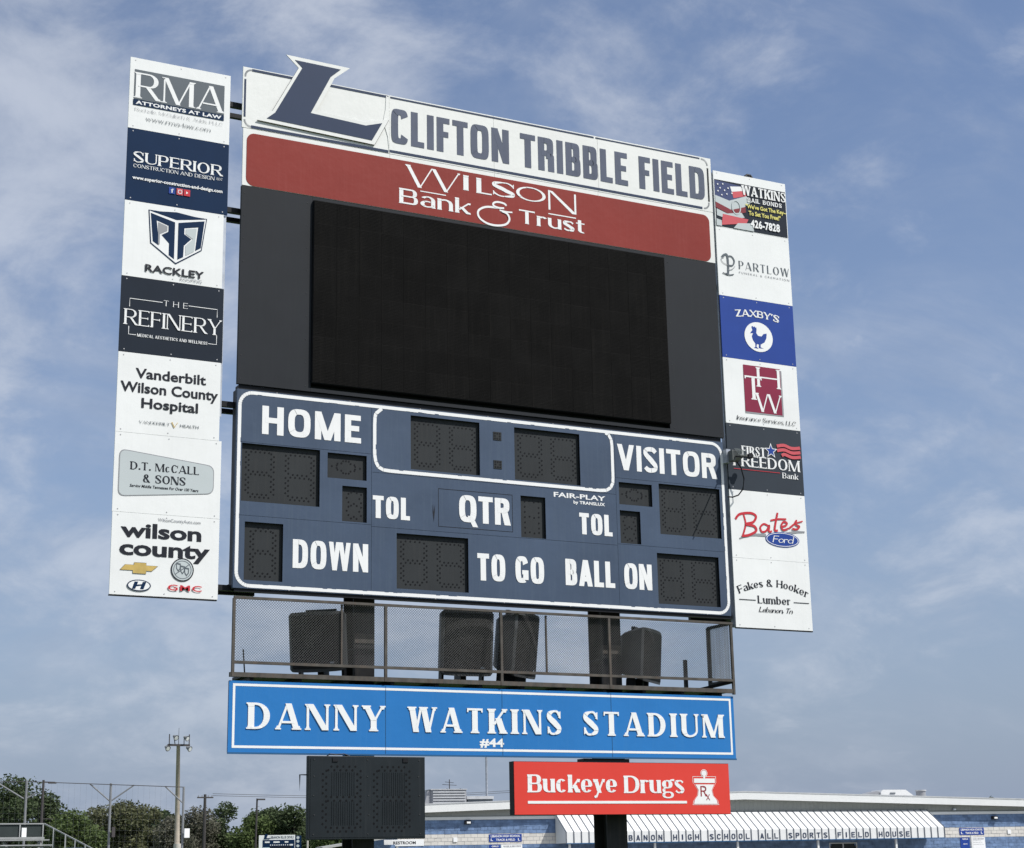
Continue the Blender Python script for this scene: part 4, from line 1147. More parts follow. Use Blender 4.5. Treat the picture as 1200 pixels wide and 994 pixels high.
# ------------------------------------------------------------------ antenna on the right edge of the board
AN = thing('radio_receiver', 'grey radio receiver with antenna arms and looped cable clamped beside VISITOR', 'receiver', (13.75, 19.95, 7.25))
part('clamp', MB().box(13.69, 13.76, 19.90, 20.01, 7.16, 7.36), GALV, AN)
mb = MB(); mb.box(13.72, 13.86, 19.80, 19.90, 7.17, 7.33)
part('housing', mb, mat('grey_plastic', (.12, .13, .13), .5), AN, bevel=.01)
mb = MB()
for k in range(7): mb.tube([(13.74+.018*k, 19.80, 7.16+.006*k), (13.80+.02*k, 19.74, 7.25), (13.76+.02*k, 19.79, 7.35)], .006, 5)
part('cooling_coils', mb, mat('dull_metal', (.25, .27, .26), .4, metal=.5), AN)
part('antenna_arm', MB().tube([(13.80, 19.82, 7.24), (14.04, 19.80, 7.26)], .014), FRAMEK, AN)
part('antenna_head', MB().tube([(14.03, 19.83, 7.262), (14.03, 19.77, 7.262)], .042, 14), FRAMEK, AN)
part('antenna_arm', MB().tube([(13.78, 19.82, 7.24), (13.70, 19.30, 7.10)], .010), FRAMEK, AN)
part('looped_cable', MB().tube([(13.84, 19.86, 7.17), (13.90, 19.85, 7.08), (13.945, 19.86, 6.93), (13.93, 19.88, 6.78), (13.86, 19.90, 6.69), (13.78, 19.93, 6.66), (13.72, 19.97, 6.67)], .010, 8), FRAMEK, AN, smooth=True)

# ------------------------------------------------------------------ catwalk with mesh guard
CW = thing('catwalk', 'rusty brown steel catwalk with wire mesh guard between scoreboard and stadium sign', 'catwalk', (10.0, 20.3, 3.84))
Y0, Y1 = 19.98, 20.56
part('top_rail', MB().bar((6.385, Y0, 4.826), (13.69, Y0, 4.836), .032), RAILM, CW)
part('mid_rail', MB().bar((6.385, Y0, 4.035), (13.67, Y0, 4.035), .034), RAILM, CW)
for x, z0 in ((6.39, 3.86), (8.395, 3.86), (10.035, 3.86), (11.675, 3.86), (13.665, 3.84)):
    part('post', MB().bar((x, Y0+.001, z0), (x, Y0+.001, 4.815), .034), RAILM, CW)
for x in (7.808, 10.72):
    part('brace', MB().bar((x, Y0+.028, 4.05), (x, Y0+.028, 4.81), .022), RAILM, CW)
part('post', MB().bar((13.665, Y1, 3.95), (13.665, Y1, 4.845), .045), FRAMEK, CW)
part('end_rail', MB().bar((13.665, Y0+.03, 4.838), (13.665, Y1, 4.838), .04), FRAMEK, CW)
part('end_rail', MB().bar((13.665, Y0+.03, 4.03), (13.665, Y1, 4.03), .05), FRAMEK, CW)
part('floor_angle', MB().box(6.36, 13.67, Y0-.01, Y0+.05, 3.860, 3.915), RAILM, CW)
part('floor_angle', MB().box(6.58, 13.67, Y1-.03, Y1+.02, 3.860, 3.915), FRAMEK, CW)
part('deck', MB().box(6.56, 13.66, Y0+.055, Y1-.035, 3.875, 3.905), FRAMEK, CW)
for x in [6.62+.62*k for k in range(12)]:
    part('outrigger', MB().box(x, x+.05, Y0+.04, Y1-.04, 3.812, 3.874), FRAMEK, CW)
part('bracket', MB().bar((13.40, 20.3, 3.88), (13.70, 20.0, 3.90), .04), FRAMEK, CW)
part('bracket', MB().bar((13.35, Y1, 3.93), (13.665, Y0, 4.02), .04), FRAMEK, CW)
def mesh_guard(x0, x1, z0, z1, fn, pitch=.034, w=.0042):
    mb = MB(); H_ = z1-z0
    n0 = int((x1-x0+H_)/pitch)+1
    for sgn in (1, -1):
        for k in range(n0):
            a = x0-H_+k*pitch
            # line x = a + t, z = z0 + t (sgn 1)
            t0, t1 = max(0, x0-a), min(H_, x1-a)
            if t1 <= t0: continue
            if sgn == 1: p0, p1 = (a+t0, z0+t0), (a+t1, z0+t1)
            else: p0, p1 = (a+t0, z1-t0), (a+t1, z1-t1)
            c = w*.7
            yy = 0 if sgn == 1 else .004
            A, B = fn(p0[0]-c, p0[1], yy), fn(p0[0]+c, p0[1], yy); C_, D_ = fn(p1[0]+c, p1[1], yy), fn(p1[0]-c, p1[1], yy)
            m0 = fn(p0[0], p0[1], yy-.004); m1 = fn(p1[0], p1[1], yy-.004)
            mb.poly([A, m0, m1, D_]); mb.poly([m0, B, C_, m1]); mb.poly([B, A, D_, C_])
    return mb
part('wire_mesh', mesh_guard(6.41, 13.65, 4.05, 4.815, lambda x, z, y: (x, Y0+.045+y, z)), MESHM, CW, kind='stuff')
part('wire_mesh', mesh_guard(20.02, 20.54, 4.05, 4.82, lambda y, z, o: (13.66+o, y, z)), MESHM, CW, kind='stuff')
for x, h in ((6.72, .36), (13.22, .46)):
    part('stub_post', MB().bar((x, Y1-.05, 3.905), (x+(-.03 if x < 7 else 0), Y1-.05, 3.905+h), .014 if x < 7 else .045), FRAMEK, CW)

# ------------------------------------------------------------------ loudspeakers
def speaker(x, yw, tilt, label, w=.74, h=.80, y=20.27):
    t = thing('loudspeaker', label, 'loudspeaker', (x, y, 3.91), R(yw), group='loudspeakers on the catwalk')
    F = MW[t] @ Matrix.Translation((0, 0, .10)) @ Matrix.Rotation(R(tilt), 4, 'X')
    hw, d = w/2, .40
    # plan outline: flat front, curved tapering sides
    arc = [(-hw*math.cos(math.pi*k/8), -.055*math.sin(math.pi*k/8)) for k in range(9)]
    plan = arc+[(hw*.98, .10), (hw*.86, .22), (hw*.66, .33), (hw*.42, d), (-hw*.42, d), (-hw*.66, .33), (-hw*.86, .22), (-hw*.98, .10)]
    n = len(plan); mb = MB()
    lv = [(0.0, .93), (.03, 1.0), (h-.03, 1.0), (h, .93)]
    for z, k in lv:
        mb.v += [(px*k, py*(k if py > 0 else 1), z-(.07*py/d if z > h/2 else -.10*py/d)) for px, py in plan]
    for j in range(3):
        for i in range(n):
            a, b = j*n+i, j*n+(i+1) % n; mb.f.append((a, b, b+n, a+n))
    mb.f.append(tuple(reversed(range(n)))); mb.f.append(tuple(range(3*n, 4*n)))
    part('cabinet', mb, SPKB, t, F)
    gr = MB(); ga = [(q[0]*.93, q[1]-.012) for q in arc]; m_ = len(ga)
    for z in (.035, h-.035): gr.v += [(q[0], q[1], z) for q in ga]
    gr.v += [(q[0], q[1]+.03, z) for z in (.035, h-.035) for q in ga]
    for i in range(m_-1):
        gr.f.append((i, i+1, m_+i+1, m_+i)); gr.f.append((2*m_+i, i+0, i+1, 2*m_+i+1)); gr.f.append((m_+i, m_+i+1, 3*m_+i+1, 3*m_+i))
    gr.f.append((0, m_, 3*m_, 2*m_)); gr.f.append((m_-1, 3*m_-1, 4*m_-1, 2*m_-1))
    part('grille', gr, SPK, t, F)
    part('badge', MB().box(hw-.22, hw-.14, -.058, -.040, .09, .112), GALV, t, F)
    part('bracket', MB().box(-.04, .04, .10, .34, -.10, .045), FRAMEK, t, F)
    part('bracket', MB().box(-.28, .28, .16, .20, -.128, -.101).box(-.3, -.27, .12, .24, -.1, h*.5).box(.27, .30, .12, .24, -.10, .1), FRAMEK, t, F)
    part('bracket', MB().box(-.20, .20, .18, .23, h-.06, h+.035), FRAMEK, t, F)
    return t
speaker(7.64, -38, 8, 'black loudspeaker beside the left steel post, leftmost of the four', w=.74, h=.74, y=20.38)
speaker(9.66, -4, 6, 'black loudspeaker facing forward, left one of the close middle pair', w=.74, h=.84)
speaker(10.50, 34, 6, 'black loudspeaker turned right, right one of the close middle pair', w=.66, h=.84)
speaker(12.52, 40, 4, 'black loudspeaker seen from its side beside the right post, rightmost of the four', w=.84, h=.72, y=20.34)

# ------------------------------------------------------------------ stadium name sign
SS = thing('stadium_sign', 'long bright blue stadium name sign with white border and raised serif letters', 'sign', (10.0, 20.1, 2.958))
part('face', MB().box(6.356, 13.660, YB, YB+.012, 2.958, 3.816), BLUES, SS)
part('sign_box', MB().box(6.362, 13.656, YB+.013, YB+.05, 2.962, 3.812), BLUED, SS)
part('sign_brace', MB().box(6.9, 13.3, YB+.051, YB+.335, 3.30, 3.42), FRAMEK, SS)
part('bottom_lip', MB().box(6.352, 13.666, YB-.006, YB+.0125, 2.940, 2.9615), BLUED, SS)
bd = MB(); rframe(bd, 6.405, 13.612, 3.012, 3.782, .004, .030, YB-.002)
part('white_border', bd, INKW, SS)
for x in (8.40, 10.04, 11.68):
    part('panel_joint', MB().box(x, x+.006, YB-.003, YB-.0005, 2.965, 3.810), BLUED, SS)
S_DAN = Sty(T=.25, H=.085, d=.10, sf=.07, sh=.055, n=2.05, tr=.20, sp=.4)
for wd, (a, b) in (('DANNY', (6.600, 8.376)), ('WATKINS', (8.720, 10.905)), ('STADIUM', (11.245, 13.462))):
    for m_ in text_mb(wd, a, b, 3.240, 3.556, S_DAN, YB-.002, depth=.007, mbs=True):
        part('letter', m_, INKW, SS)
text('lettering', '#44', (9.712, 10.060, 3.068, 3.176), F_HEAVY, INKW, SS, YB-.003)

# ------------------------------------------------------------------ play clock below
PC = thing('play_clock', 'black play clock case with two large blank digits below the stadium sign', 'play clock', (8.13, 20.0, 1.93))
part('case', MB().box(7.345, 8.895, 19.90, 19.975, 1.928, 2.924), PCLK, PC, bevel=.006)
part('front_plate', MB().box(7.372, 8.872, 19.896, 19.899, 1.953, 2.890), PCLK, PC)
lm = MB()
for a, b in ((7.555, 8.005), (8.225, 8.660)):
    seg8(lm, a, b, 2.045, 2.775, 19.8945, p=.062, off=.022, r=.0150)
part('lamp_holes', lm, DOT, PC, kind='stuff')
rb = MB()
for a in (7.65, 8.32):
    for k in range(11): rb.box(a+k*.029, a+k*.029+.006, 19.891, 19.8955, 2.10+(.34 if False else 0), 2.38); rb.box(a+k*.029, a+k*.029+.006, 19.891, 19.8955, 2.45, 2.73)
part('louvre_ribs', rb, PCLK, PC, kind='stuff')
for x in (7.655, 8.59):
    part('latch', MB().box(x, x+.07, 19.885, 19.8955, 2.855, 2.905), FRAMEK, PC)
sc = MB()
for x in (7.43, 8.12, 8.82):
    for z in (1.99, 2.22, 2.45, 2.68, 2.88): sc.prism(ell(x+rng.uniform(-.02, .02), z, .008, .008, 6), 19.890, 19.896)
part('screws', sc, SCREWD, PC, kind='stuff')
part('mount', MB().box(8.15, 8.34, 19.976, 20.339, 2.1, 2.8), FRAMEK, PC)
part('cable_clip', MB().tube([(7.60, 19.94, 2.926), (7.64, 19.94, 2.950), (7.72, 19.94, 2.942), (7.82, 19.94, 2.953), (7.90, 19.94, 2.926)], .008, 6), FRAMEK, PC)
BR = thing('wall_bracket', 'thin grey hooked bracket sticking out left of the black play clock', 'bracket', (7.30, 20.05, 2.4))
part('hook', MB().tube([(7.40, 19.99, 2.70), (7.27, 19.99, 2.70), (7.27, 19.99, 2.50)], .010, 6), FRAMEK, BR)

# ------------------------------------------------------------------ pharmacy sign
PH = thing('sponsor_sign', 'bright red pharmacy sign with white name and mortar emblem at the bottom', 'sign', (11.85, 20.0, 2.21))
# this box stands a little nearer than the blue sign
part('face', MB().box(10.175, 13.492, 19.952, 19.958, 2.214, 2.884), REDB, PH)
part('sign_box', MB().box(10.170, 13.496, 19.9585, 20.08, 2.209, 2.889), FRAMEK, PH)
text('lettering', 'Buckeye', (10.370, 11.705, 2.495, 2.722), S_COOP, INKW, PH, 19.950)
text('lettering', 'Drugs', (11.815, 12.755, 2.488, 2.715), S_COOP, INKW, PH, 19.950)
part('underline', MB().box(10.366, 12.79, 19.9475, 19.9515, 2.352, 2.386), INKW, PH)
mo = [(12.90, 2.345), (13.29, 2.345), (13.275, 2.40), (13.215, 2.46), (13.20, 2.53), (13.245, 2.60), (13.26, 2.62), (13.26, 2.70), (12.915, 2.70), (12.915, 2.62), (12.935, 2.60), (12.985, 2.53), (12.97, 2.46), (12.915, 2.40)]
kx = lambda x: 13.095+(x-13.095)*.98
mb = MB(); loop_strip(mb, [(13.095+(x-13.095)*1.09, 2.52+(z-2.52)*1.07) for x, z in mo], [(13.095+(x-13.095)*1.055, 2.52+(z-2.52)*1.04) for x, z in mo], 19.9500)
loop_strip(mb, ell(13.085, 2.755, .056, .052, 20), ell(13.085, 2.755, .049, .045, 20), 19.9496)
part('emblem_outline', mb, INKW, PH)
mb = MB(); flat(mb, [(kx(a), b) for a, b in mo[:9][:7]+mo[9:][1:]], 19.9500) if False else None
flat(mb, [(kx(a), b) for a, b in ((12.90, 2.345), (13.29, 2.345), (13.275, 2.40), (13.215, 2.46), (13.20, 2.53), (13.245, 2.605), (12.935, 2.605), (12.985, 2.53), (12.97, 2.46), (12.915, 2.40))], 19.9492)
flat(mb, [(12.92, 2.625), (13.255, 2.625), (13.255, 2.685), (12.92, 2.685)], 19.9488)
flat(mb, ell(13.085, 2.755, .042, .038, 20), 19.9484); flat(mb, [(13.07, 2.68), (13.10, 2.68), (13.10, 2.73), (13.07, 2.73)], 19.9480)
part('emblem', mb, INKW, PH)
RXS = Sty(T=.14, H=.12, n=2.2, tr=.1)
text('emblem_letter', 'R', (13.015, 13.115, 2.445, 2.585), RXS, mat('pharmacy_dark_red', (.30, .03, .04), .5), PH, 19.9478)
text('emblem_letter', 'x', (13.10, 13.165, 2.395, 2.475), Sty(T=.16, H=.12, xh=1.0), MATS['pharmacy_dark_red'], PH, 19.9474)
part('mount', MB().box(11.70, 12.14, 20.081, 20.339, 2.3, 2.8), FRAMEK, PH)
part('top_bracket', MB().box(11.25, 11.95, 20.02, 20.20, 2.890, 2.938), FRAMEK, PH)

# ------------------------------------------------------------------ field house, about 100 m away
FH_ROT = -R(10)
FRM = Matrix.Rotation(FH_ROT, 4, 'Z')      # x runs along the front wall, y away from us
def fh(s, y, z=0): return tuple(FRM @ Vector((s, y, z)))
def fthing(name, label, cat, s, y, z=0, group=None):
    return thing(name, label, cat, fh(s, y, z), FH_ROT, group)
FH = fthing('field_house', 'long low blue block field house with white gabled roof edge', 'building', 45.4, 100)
SL, SR, SP = 23.4, 78.0, 45.4
def rake_z(s): return 5.70-abs(s-SP)*.030
YF = 100.0
# wall with openings
wins = [(51.3, 53.25, 1.15, 2.54), (43.6, 45.4, 0, 2.30), (36.5, 38.3, 1.1, 2.40)]
bands = [(0, 2.75, HOUSE_BLUE), (2.75, 3.38, HOUSE_BEIGE), (3.38, 4.20, HOUSE_BLUE)]
# courses of block: each course a strip of staggered blocks, nearest section built as real blocks
def block_wall(x0, x1, z0, z1, m, hs, name):
    mb = MB(); ch = .2032; k = 0; z = z0
    n = max(1, round((z1-z0)/ch)); ch = (z1-z0)/n
    for j in range(n):
        za, zb = z0+j*ch, z0+(j+1)*ch
        x = x0-(.2 if j % 2 else 0)
        while x < x1:
            a, b = max(x, x0), min(x+.4064, x1)
            x += .4064
            if b-a < .02: continue
            if any(h[0] < (a+b)/2 < h[1] and h[2] < (za+zb)/2 < h[3] for h in hs): continue
            o = rng.uniform(0, .022)
            g_ = .006
            mb.poly([(a+g_, YF-o, za+g_), (b-g_, YF-o, za+g_), (b-g_, YF-o*.6, zb-g_), (a+g_, YF-o*.6, zb-g_)])
            mb.poly([(a+g_, YF-o*.6, zb-g_), (b-g_, YF-o*.6, zb-g_), (b-g_, YF+.01, zb-g_), (a+g_, YF+.01, zb-g_)])
    return part(name, mb, m, FH, FRM, kind='stuff')
for z0, z1, m in bands:
    block_wall(SL, SR, z0, z1, m, wins, 'block_course')
core = face_with_holes(SL, SR, 0, 4.20, wins, YF+.012, MB())
core.box(SL, SL+.2, YF+.02, YF+16, 0, 4.20); core.box(SR-.2, SR, YF+.02, YF+16, 0, 4.20); core.box(SL, SR, YF+15.8, YF+16, 0, 4.20)
part('wall', core, HOUSE_BLUE, FH, FRM)
part('wall_cap', MB().box(SL-.05, SR+.05, YF-.10, YF+.02, 4.202, 4.37), FASCIA, FH, FRM)
gm = MB(); pts = [(SL, 4.372), (SR, 4.372), (SR, rake_z(SR)-.4), (SP, rake_z(SP)-.4), (SL, rake_z(SL)-.4)]
gm.prism(pts, YF+.0, YF+.1)
part('gable', gm, SIDING, FH, FRM)
gl = MB()
s = SL+.3
while s < SR:
    gl.box(s, s+.05, YF-.012, YF-.001, 4.374, min(rake_z(s), rake_z(s+.05))-.47); s += .3
part('siding_ribs', gl, SIDING, FH, FRM, kind='stuff')
for a, b in ((SL-.5, SP), (SP, SR+.5)):
    mb = MB(); f = MB()
    za, zb = rake_z(a), rake_z(b)
    mb.v = [(a, YF-.55, za-.46), (b, YF-.55, zb-.46), (b, YF-.55, zb), (a, YF-.55, za), (a, YF-.50, za-.46), (b, YF-.50, zb-.46), (b, YF-.50, zb), (a, YF-.50, za)]
    mb.f = [(0, 1, 2, 3), (5, 4, 7, 6), (3, 2, 6, 7), (1, 0, 4, 5), (0, 3, 7, 4), (2, 1, 5, 6)]
    part('fascia', mb, FASCIA, FH, FRM)
    f.v = [(a, YF-.575, za-.02), (b, YF-.575, zb-.02), (b, YF-.575, zb+.05), (a, YF-.575, za+.05), (a, YF-.552, za-.02), (b, YF-.552, zb-.02), (b, YF-.552, zb+.05), (a, YF-.552, za+.05)]
    f.f = mb.f[:]
    part('drip_edge', f, ALU, FH, FRM)
    r_ = MB()
    r_.v = [(a, YF-.49, za-.06), (b, YF-.49, zb-.06), (b, YF+16, zb-.06), (a, YF+16, za-.06), (a, YF-.49, za-.01), (b, YF-.49, zb-.01), (b, YF+16, zb-.01), (a, YF+16, za-.01)]
    r_.f = [(3, 2, 1, 0), (4, 5, 6, 7), (0, 1, 5, 4), (1, 2, 6, 5), (2, 3, 7, 6), (3, 0, 4, 7)]
    part('roof', r_, ROOFM, FH, FRM)
for x0, x1, z0, z1 in wins:
    w = part('window' if z0 > 0 else 'door', MB().box(x0+.06, x1-.06, YF+.08, YF+.10, z0+.06, z1-.06), GLASS, FH, FRM)
    fr = MB()
    for q in ((x0, x1, z1-.06, z1), (x0, x1, z0, z0+.06)): fr.box(q[0], q[1], YF-.03, YF+.12, q[2], q[3])
    for q in (x0, (x0+x1)/2-.03, x1-.06): fr.box(q, q+.06, YF-.03, YF+.12, z0+.061, z1-.061)
    part('frame', fr, ALU, w, FRM)
# fittings in the window seen under the awning
# ---- standing seam awning
AW = fthing('awning', 'white standing seam metal awning with FIELD HOUSE letters across its front edge', 'awning', 45.4, 99)
ax0, ax1, npan = 33.12, 58.35, 53
YA = 97.9
zt, zk, zb = 4.60, 3.38, 2.74
zt = 4.50
topY = YF-.11
pw = (ax1-ax0)/npan
def skew(x):
    return x
pm = MB()
pm.v = [(0, YA, zb), (pw, YA, zb), (pw, YA, zk), (0, YA, zk), (pw, topY, zt), (0, topY, zt),
        (0, YA+.03, zb), (pw, YA+.03, zb), (pw, YA+.03, zk-.03), (0, YA+.03, zk-.03), (pw, topY, zt-.04), (0, topY, zt-.04)]
pm.f = [(0, 1, 2, 3), (3, 2, 4, 5), (7, 6, 9, 8), (8, 9, 11, 10), (1, 0, 6, 7)]
inv = Matrix.Translation((-45.4, -99, 0))
pan_me = mesh_of('panel', pm, AWN, Matrix.Translation((0, -99, 0)))
sm = MB()
sm.bar((0, YA-.016, zb+.005), (0, YA-.016, zk+.012), .05, .035)
sm.bar((0, YA-.012, zk), (0, topY-.005, zt+.012), .05, .035)
seam_me = mesh_of('seam', sm, SEAM, Matrix.Translation((0, -99, 0)))
for i in range(npan+1):
    if i < npan: piece('panel', pan_me, AW, (ax0+i*pw-45.4, 0, 0))
    piece('seam', seam_me, AW, (ax0+i*pw-45.4, 0, 0))
for x in (ax0, ax1):
    e = MB(); e.prism([(YA, zb), (YA, zk), (topY, zt), (topY, zb)], 0, .03)
    e.v = [(x+yy, a, z) for a, yy, z in e.v]
    part('end_panel', e, AWN, AW, FRM)
part('bottom_trim', MB().box(ax0, ax1, YA-.02, YA+.04, zb-.05, zb-.002), BLUED, AW, FRM)
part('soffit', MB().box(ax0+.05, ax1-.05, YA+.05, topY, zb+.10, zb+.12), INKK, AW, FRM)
for x in [ax0+.2+k*5.4 for k in range(6)]:
    part('support_column', MB().box(x, x+.12, YA+.15, YA+.27, 0, zb+.09), FASCIA, AW, FRM)
S_BLK = Sty(T=.17, H=.15, n=3, tr=.1)
msg = 'LEBANON HIGH SCHOOL ALL SPORTS FIELD HOUSE'
# one letter to a panel; the last letter stands five panels in from the right end
endp = npan-1-5
start = endp-len(msg)+1
for k, ch in enumerate(msg):
    if ch == ' ': continue
    i = start+k
    if i < 0 or i >= npan: continue
    cx = ax0+(i+.5)*pw
    hw = .12 if ch not in 'I' else .035
    m_ = text_mb(ch, cx-hw, cx+hw, zb+.10, zb+.41, S_BLK, YA-.004, depth=.02)
    part('letter', m_, NAVYL, AW, FRM)

# things on the field house
def fbox_sign(label, x0, x1, z0, z1, m, lines, tm=INKW, cat='sign', y=YF-.035):
    t = fthing('wall_sign', label, cat, (x0+x1)/2, y, z0)
    part('board', MB().box(x0, x1, y, y+.025, z0, z1), m, t, FRM)
    for s_, a, b, c, d_ in lines:
        text('lettering', s_, (a, b, c, d_), F_BOLD, tm, t, y-.006, FRM)
    return t
for k, (x0, nm) in enumerate(((28.98, 'left'), (60.68, 'right'))):
    x1 = x0+(2.03 if nm == 'left' else 1.80)
    fbox_sign('blue school track and field sign on the beige band, %s of the awning' % nm, x0, x1, 2.90, 3.34, BLUEZ,
              [('LEBANON HIGH SCHOOL', x0+.10, x1-.10, 3.17, 3.29), ('TRACK & FIELD', x0+.42, x1-.42, 2.96, 3.08), ('L', x0+.10, x0+.24, 2.96, 3.10), ('L', x1-.24, x1-.10, 2.96, 3.10)])
    fbox_sign('narrow blue notice with white heading under the %s track and field sign' % nm, x0, x0+.66, 1.6, 2.74, BLUEZ, [('GIRLS', x0+.15, x0+.57, 2.60, 2.69), ('BOYS', x0+.2, x0+.5, 2.30, 2.36)])
    fbox_sign('white record notice board under the %s track and field sign' % nm, x0+.74, x1+.02, 1.6, 2.74, INKW,
              [('RULES & RECORDS', x0+.88, x1-.06, 2.60, 2.68)]+[('RECORDS OF THE TEAM'[:12+q], x0+.92, x0+1.5+.1*q, 2.52-.12*q, 2.55-.12*q) for q in range(3)], INKG)
fbox_sign('white restroom sign low beside the black play clock', 22.60, 24.99, 2.74, 3.11, INKW, [('RESTROOM', 23.15, 24.50, 2.84, 3.01)], INKK)
for s_, z, lab in ((27.65, 4.03, 'small dark wall light high on the wall left of the awning'), (63.30, 3.95, 'small dark wall light high on the wall right of the awning'), (60.35, 4.51, 'tiny grey wall light on the gable siding')):
    t = fthing('wall_light', lab, 'wall light', s_, YF-.1, z-.12)
    k = 1 if z < 4.5 else .55
    mb = MB(); mb.prism([(-.2*k, -.10*k), (.2*k, -.10*k), (.18*k, .12*k), (-.18*k, .12*k)], YF-.22, YF-.03)
    mb.v = [(a+s_, b, c+z) for a, b, c in mb.v]
    part('housing', mb, FRAMEK if k == 1 else GALV, t, FRM)
    part('lens', MB().box(s_-.08*k, s_+.15*k, YF-.24, YF-.221, z-.05*k, z+.06*k), INKW, t, FRM)
for s_, lab in ((26.9, 'white square box on the beige band left of the track sign'), (64.35, 'white square box on the beige band at the far right')):
    t = fthing('junction_box', lab, 'box', s_, YF-.05, 2.92)
    part('cover', MB().box(s_-.12, s_+.12, YF-.06, YF-.022, 2.93, 3.19), INKW, t, FRM)
# rooftop equipment
t = fthing('air_conditioner', 'grey louvred air conditioning unit on the roof left of the thin pole', 'air conditioner', 29.0, 110, 5.0)
part('cabinet', MB().box(27.82, 30.16, 109.2, 110.8, 5.0, 6.35), INKG, t, FRM)
for k in range(6): part('louvre', MB().box(27.9, 30.08, 109.10, 109.19, 5.32+.17*k, 5.40+.17*k), ALU, t, FRM)
part('top_cover', MB().box(27.75, 30.2, 109.1, 110.9, 6.351, 6.40), ALU, t, FRM)
part('intake_hood', MB().prism([(27.3, 5.1), (27.81, 5.1), (27.81, 6.3), (27.6, 6.3)], 109.3, 110.7), INKG, t, FRM)
t = fthing('roof_curb', 'low pale flat unit on the roof right of the louvred air conditioner', 'roof unit', 31.1, 110, 5.0)
part('cabinet', MB().box(30.3, 32.0, 109.4, 110.8, 5.0, 5.75), INKDG, t, FRM); part('cover', MB().box(30.22, 32.05, 109.3, 110.9, 5.751, 5.94), ALU, t, FRM)
t = fthing('weather_mast', 'little mast with crossed antenna rods above the louvred unit', 'antenna', 30.3, 114, 5.0)
part('mast', MB().tube([(30.3, 114, 5.0), (30.3, 114, 7.25)], .03, 6), DPOLE, t, FRM)
for dz, w in ((6.85, .5), (7.02, .3)): part('rod', MB().bar((30.3-w, 114, dz+.06), (30.3+w, 114, dz), .03), DPOLE, t, FRM)
t = fthing('roof_vents', 'row of tiny dark vents behind the louvred air conditioner', 'vents', 30.3, 113, 5.0)
for k in range(7): part('vent', MB().box(29.2+.31*k, 29.28+.31*k, 112.9, 113, 5.4, 6.50+.05*(k % 3)), INKDG, t, FRM)
t = fthing('floodlight_pole', 'tall thin grey pole rising behind the field house roof', 'pole', 32.35, 112, 0)
part('shaft', MB().tube([(32.35, 112, 0), (32.35, 112, 12)], .075, 8), GALV, t, FRM, smooth=True)
t = fthing('roof_unit', 'long pale wedge-ended rooftop unit behind the ridge', 'roof unit', 61.0, 110, 4.9)
part('housing', MB().prism([(60.3, 4.9), (62.2, 4.9), (62.85, 5.76), (62.25, 6.18), (60.45, 6.18), (60.3, 6.02)], 109.2, 110.8), FASCIA, t, FRM)
part('snout', MB().prism([(59.15, 5.0), (60.29, 5.0), (60.29, 6.06), (60.1, 6.10), (59.18, 5.88)], 109.4, 110.6), INKG, t, FRM)
part('badge', MB().box(61.0, 61.4, 109.15, 109.19, 5.9, 5.98), INKDG, t, FRM)
t = fthing('roof_vent', 'round silver roof vent right of the wedge-ended unit', 'vent', 63.9, 110, 4.9)
part('drum', MB().tube([(63.9, 110, 4.9), (63.9, 110, 6.10)], .34, 18), INKG, t, FRM)
part('cap', MB().tube([(63.9, 110, 6.101), (63.9, 110, 6.18)], .40, 18), ALU, t, FRM)
part('flange', MB().tube([(63.9, 110, 5.50), (63.9, 110, 5.60)], .46, 18), ALU, t, FRM)
# lean-to left of the play clock
t = fthing('lean_to', 'grey sloping shed roof just left of the field house', 'shed', 21.0, 98, 0)
mb = MB(); a_, b_ = 18.5, 23.2
mb.v = [(a_, 97.5, 2.62), (b_, 97.5, 3.26), (b_, 99.6, 3.26), (a_, 99.6, 2.62), (a_, 97.5, 2.74), (b_, 97.5, 3.42), (b_, 99.6, 3.42), (a_, 99.6, 2.74)]
mb.f = [(3, 2, 1, 0), (4, 5, 6, 7), (0, 1, 5, 4), (1, 2, 6, 5), (2, 3, 7, 6), (3, 0, 4, 7)]
part('roof', mb, SIDING, t, FRM)
part('wall', MB().box(20.2, 23.1, 99.3, 99.4, 0, 2.82), HOUSE_BLUE, t, FRM)
for x in (19.0, 22.8): part('post', MB().box(x, x+.12, 97.7, 97.82, 0, 2.7), SIDING, t, FRM)

# ------------------------------------------------------------------ poles and netting at the left
lp = thing('floodlight_pole', 'tall tapered wooden pole with crossbar of four round floodlights at left', 'light pole', (30.4, 105.7, 0))
part('shaft', MB().tube([(30.55, 105.7, 0), (30.4, 105.7, 9.15)], .20, 12, .115), POLE, lp, smooth=True)
part('base_sleeve', MB().tube([(30.55, 105.7, 0), (30.53, 105.7, 3.2)], .24, 12), CPOLE, lp)
part('crossarm', MB().box(29.72, 31.12, 105.6, 105.7, 9.12, 9.24), DPOLE, lp)
for x in (29.78, 31.05): part('riser', MB().box(x, x+.05, 105.62, 105.68, 9.24, 9.85), DPOLE, lp)
part('spike', MB().tube([(30.4, 105.66, 9.24), (30.4, 105.66, 10.25)], .02, 6, .01), DPOLE, lp)
for x, z, dx in ((30.12, 9.66, -.2), (30.82, 9.62, .25), (29.62, 9.0, -.35), (31.0, 8.98, .25)):
    d = Vector((.55 if dx > 0 else .3, -.75, -.45)).normalized(); c = Vector((x, 105.5, z))
    l_ = part('lamp', MB().tube([c-d*.16, c+d*.02, c+d*.14], .07, 12, .19), FARG, lp, smooth=True)
    part('lens', MB().tube([c+d*.142, c+d*.15], .13, 12), INKW, l_)
    part('bracket', MB().bar(c-d*.16, (x-dx*.3, 105.65, 9.2), .04), DPOLE, l_)
BN = thing('ball_netting', 'tall ball-stop netting on grey steel poles with slanting braces', 'netting', (21.7, 87.3, 0))
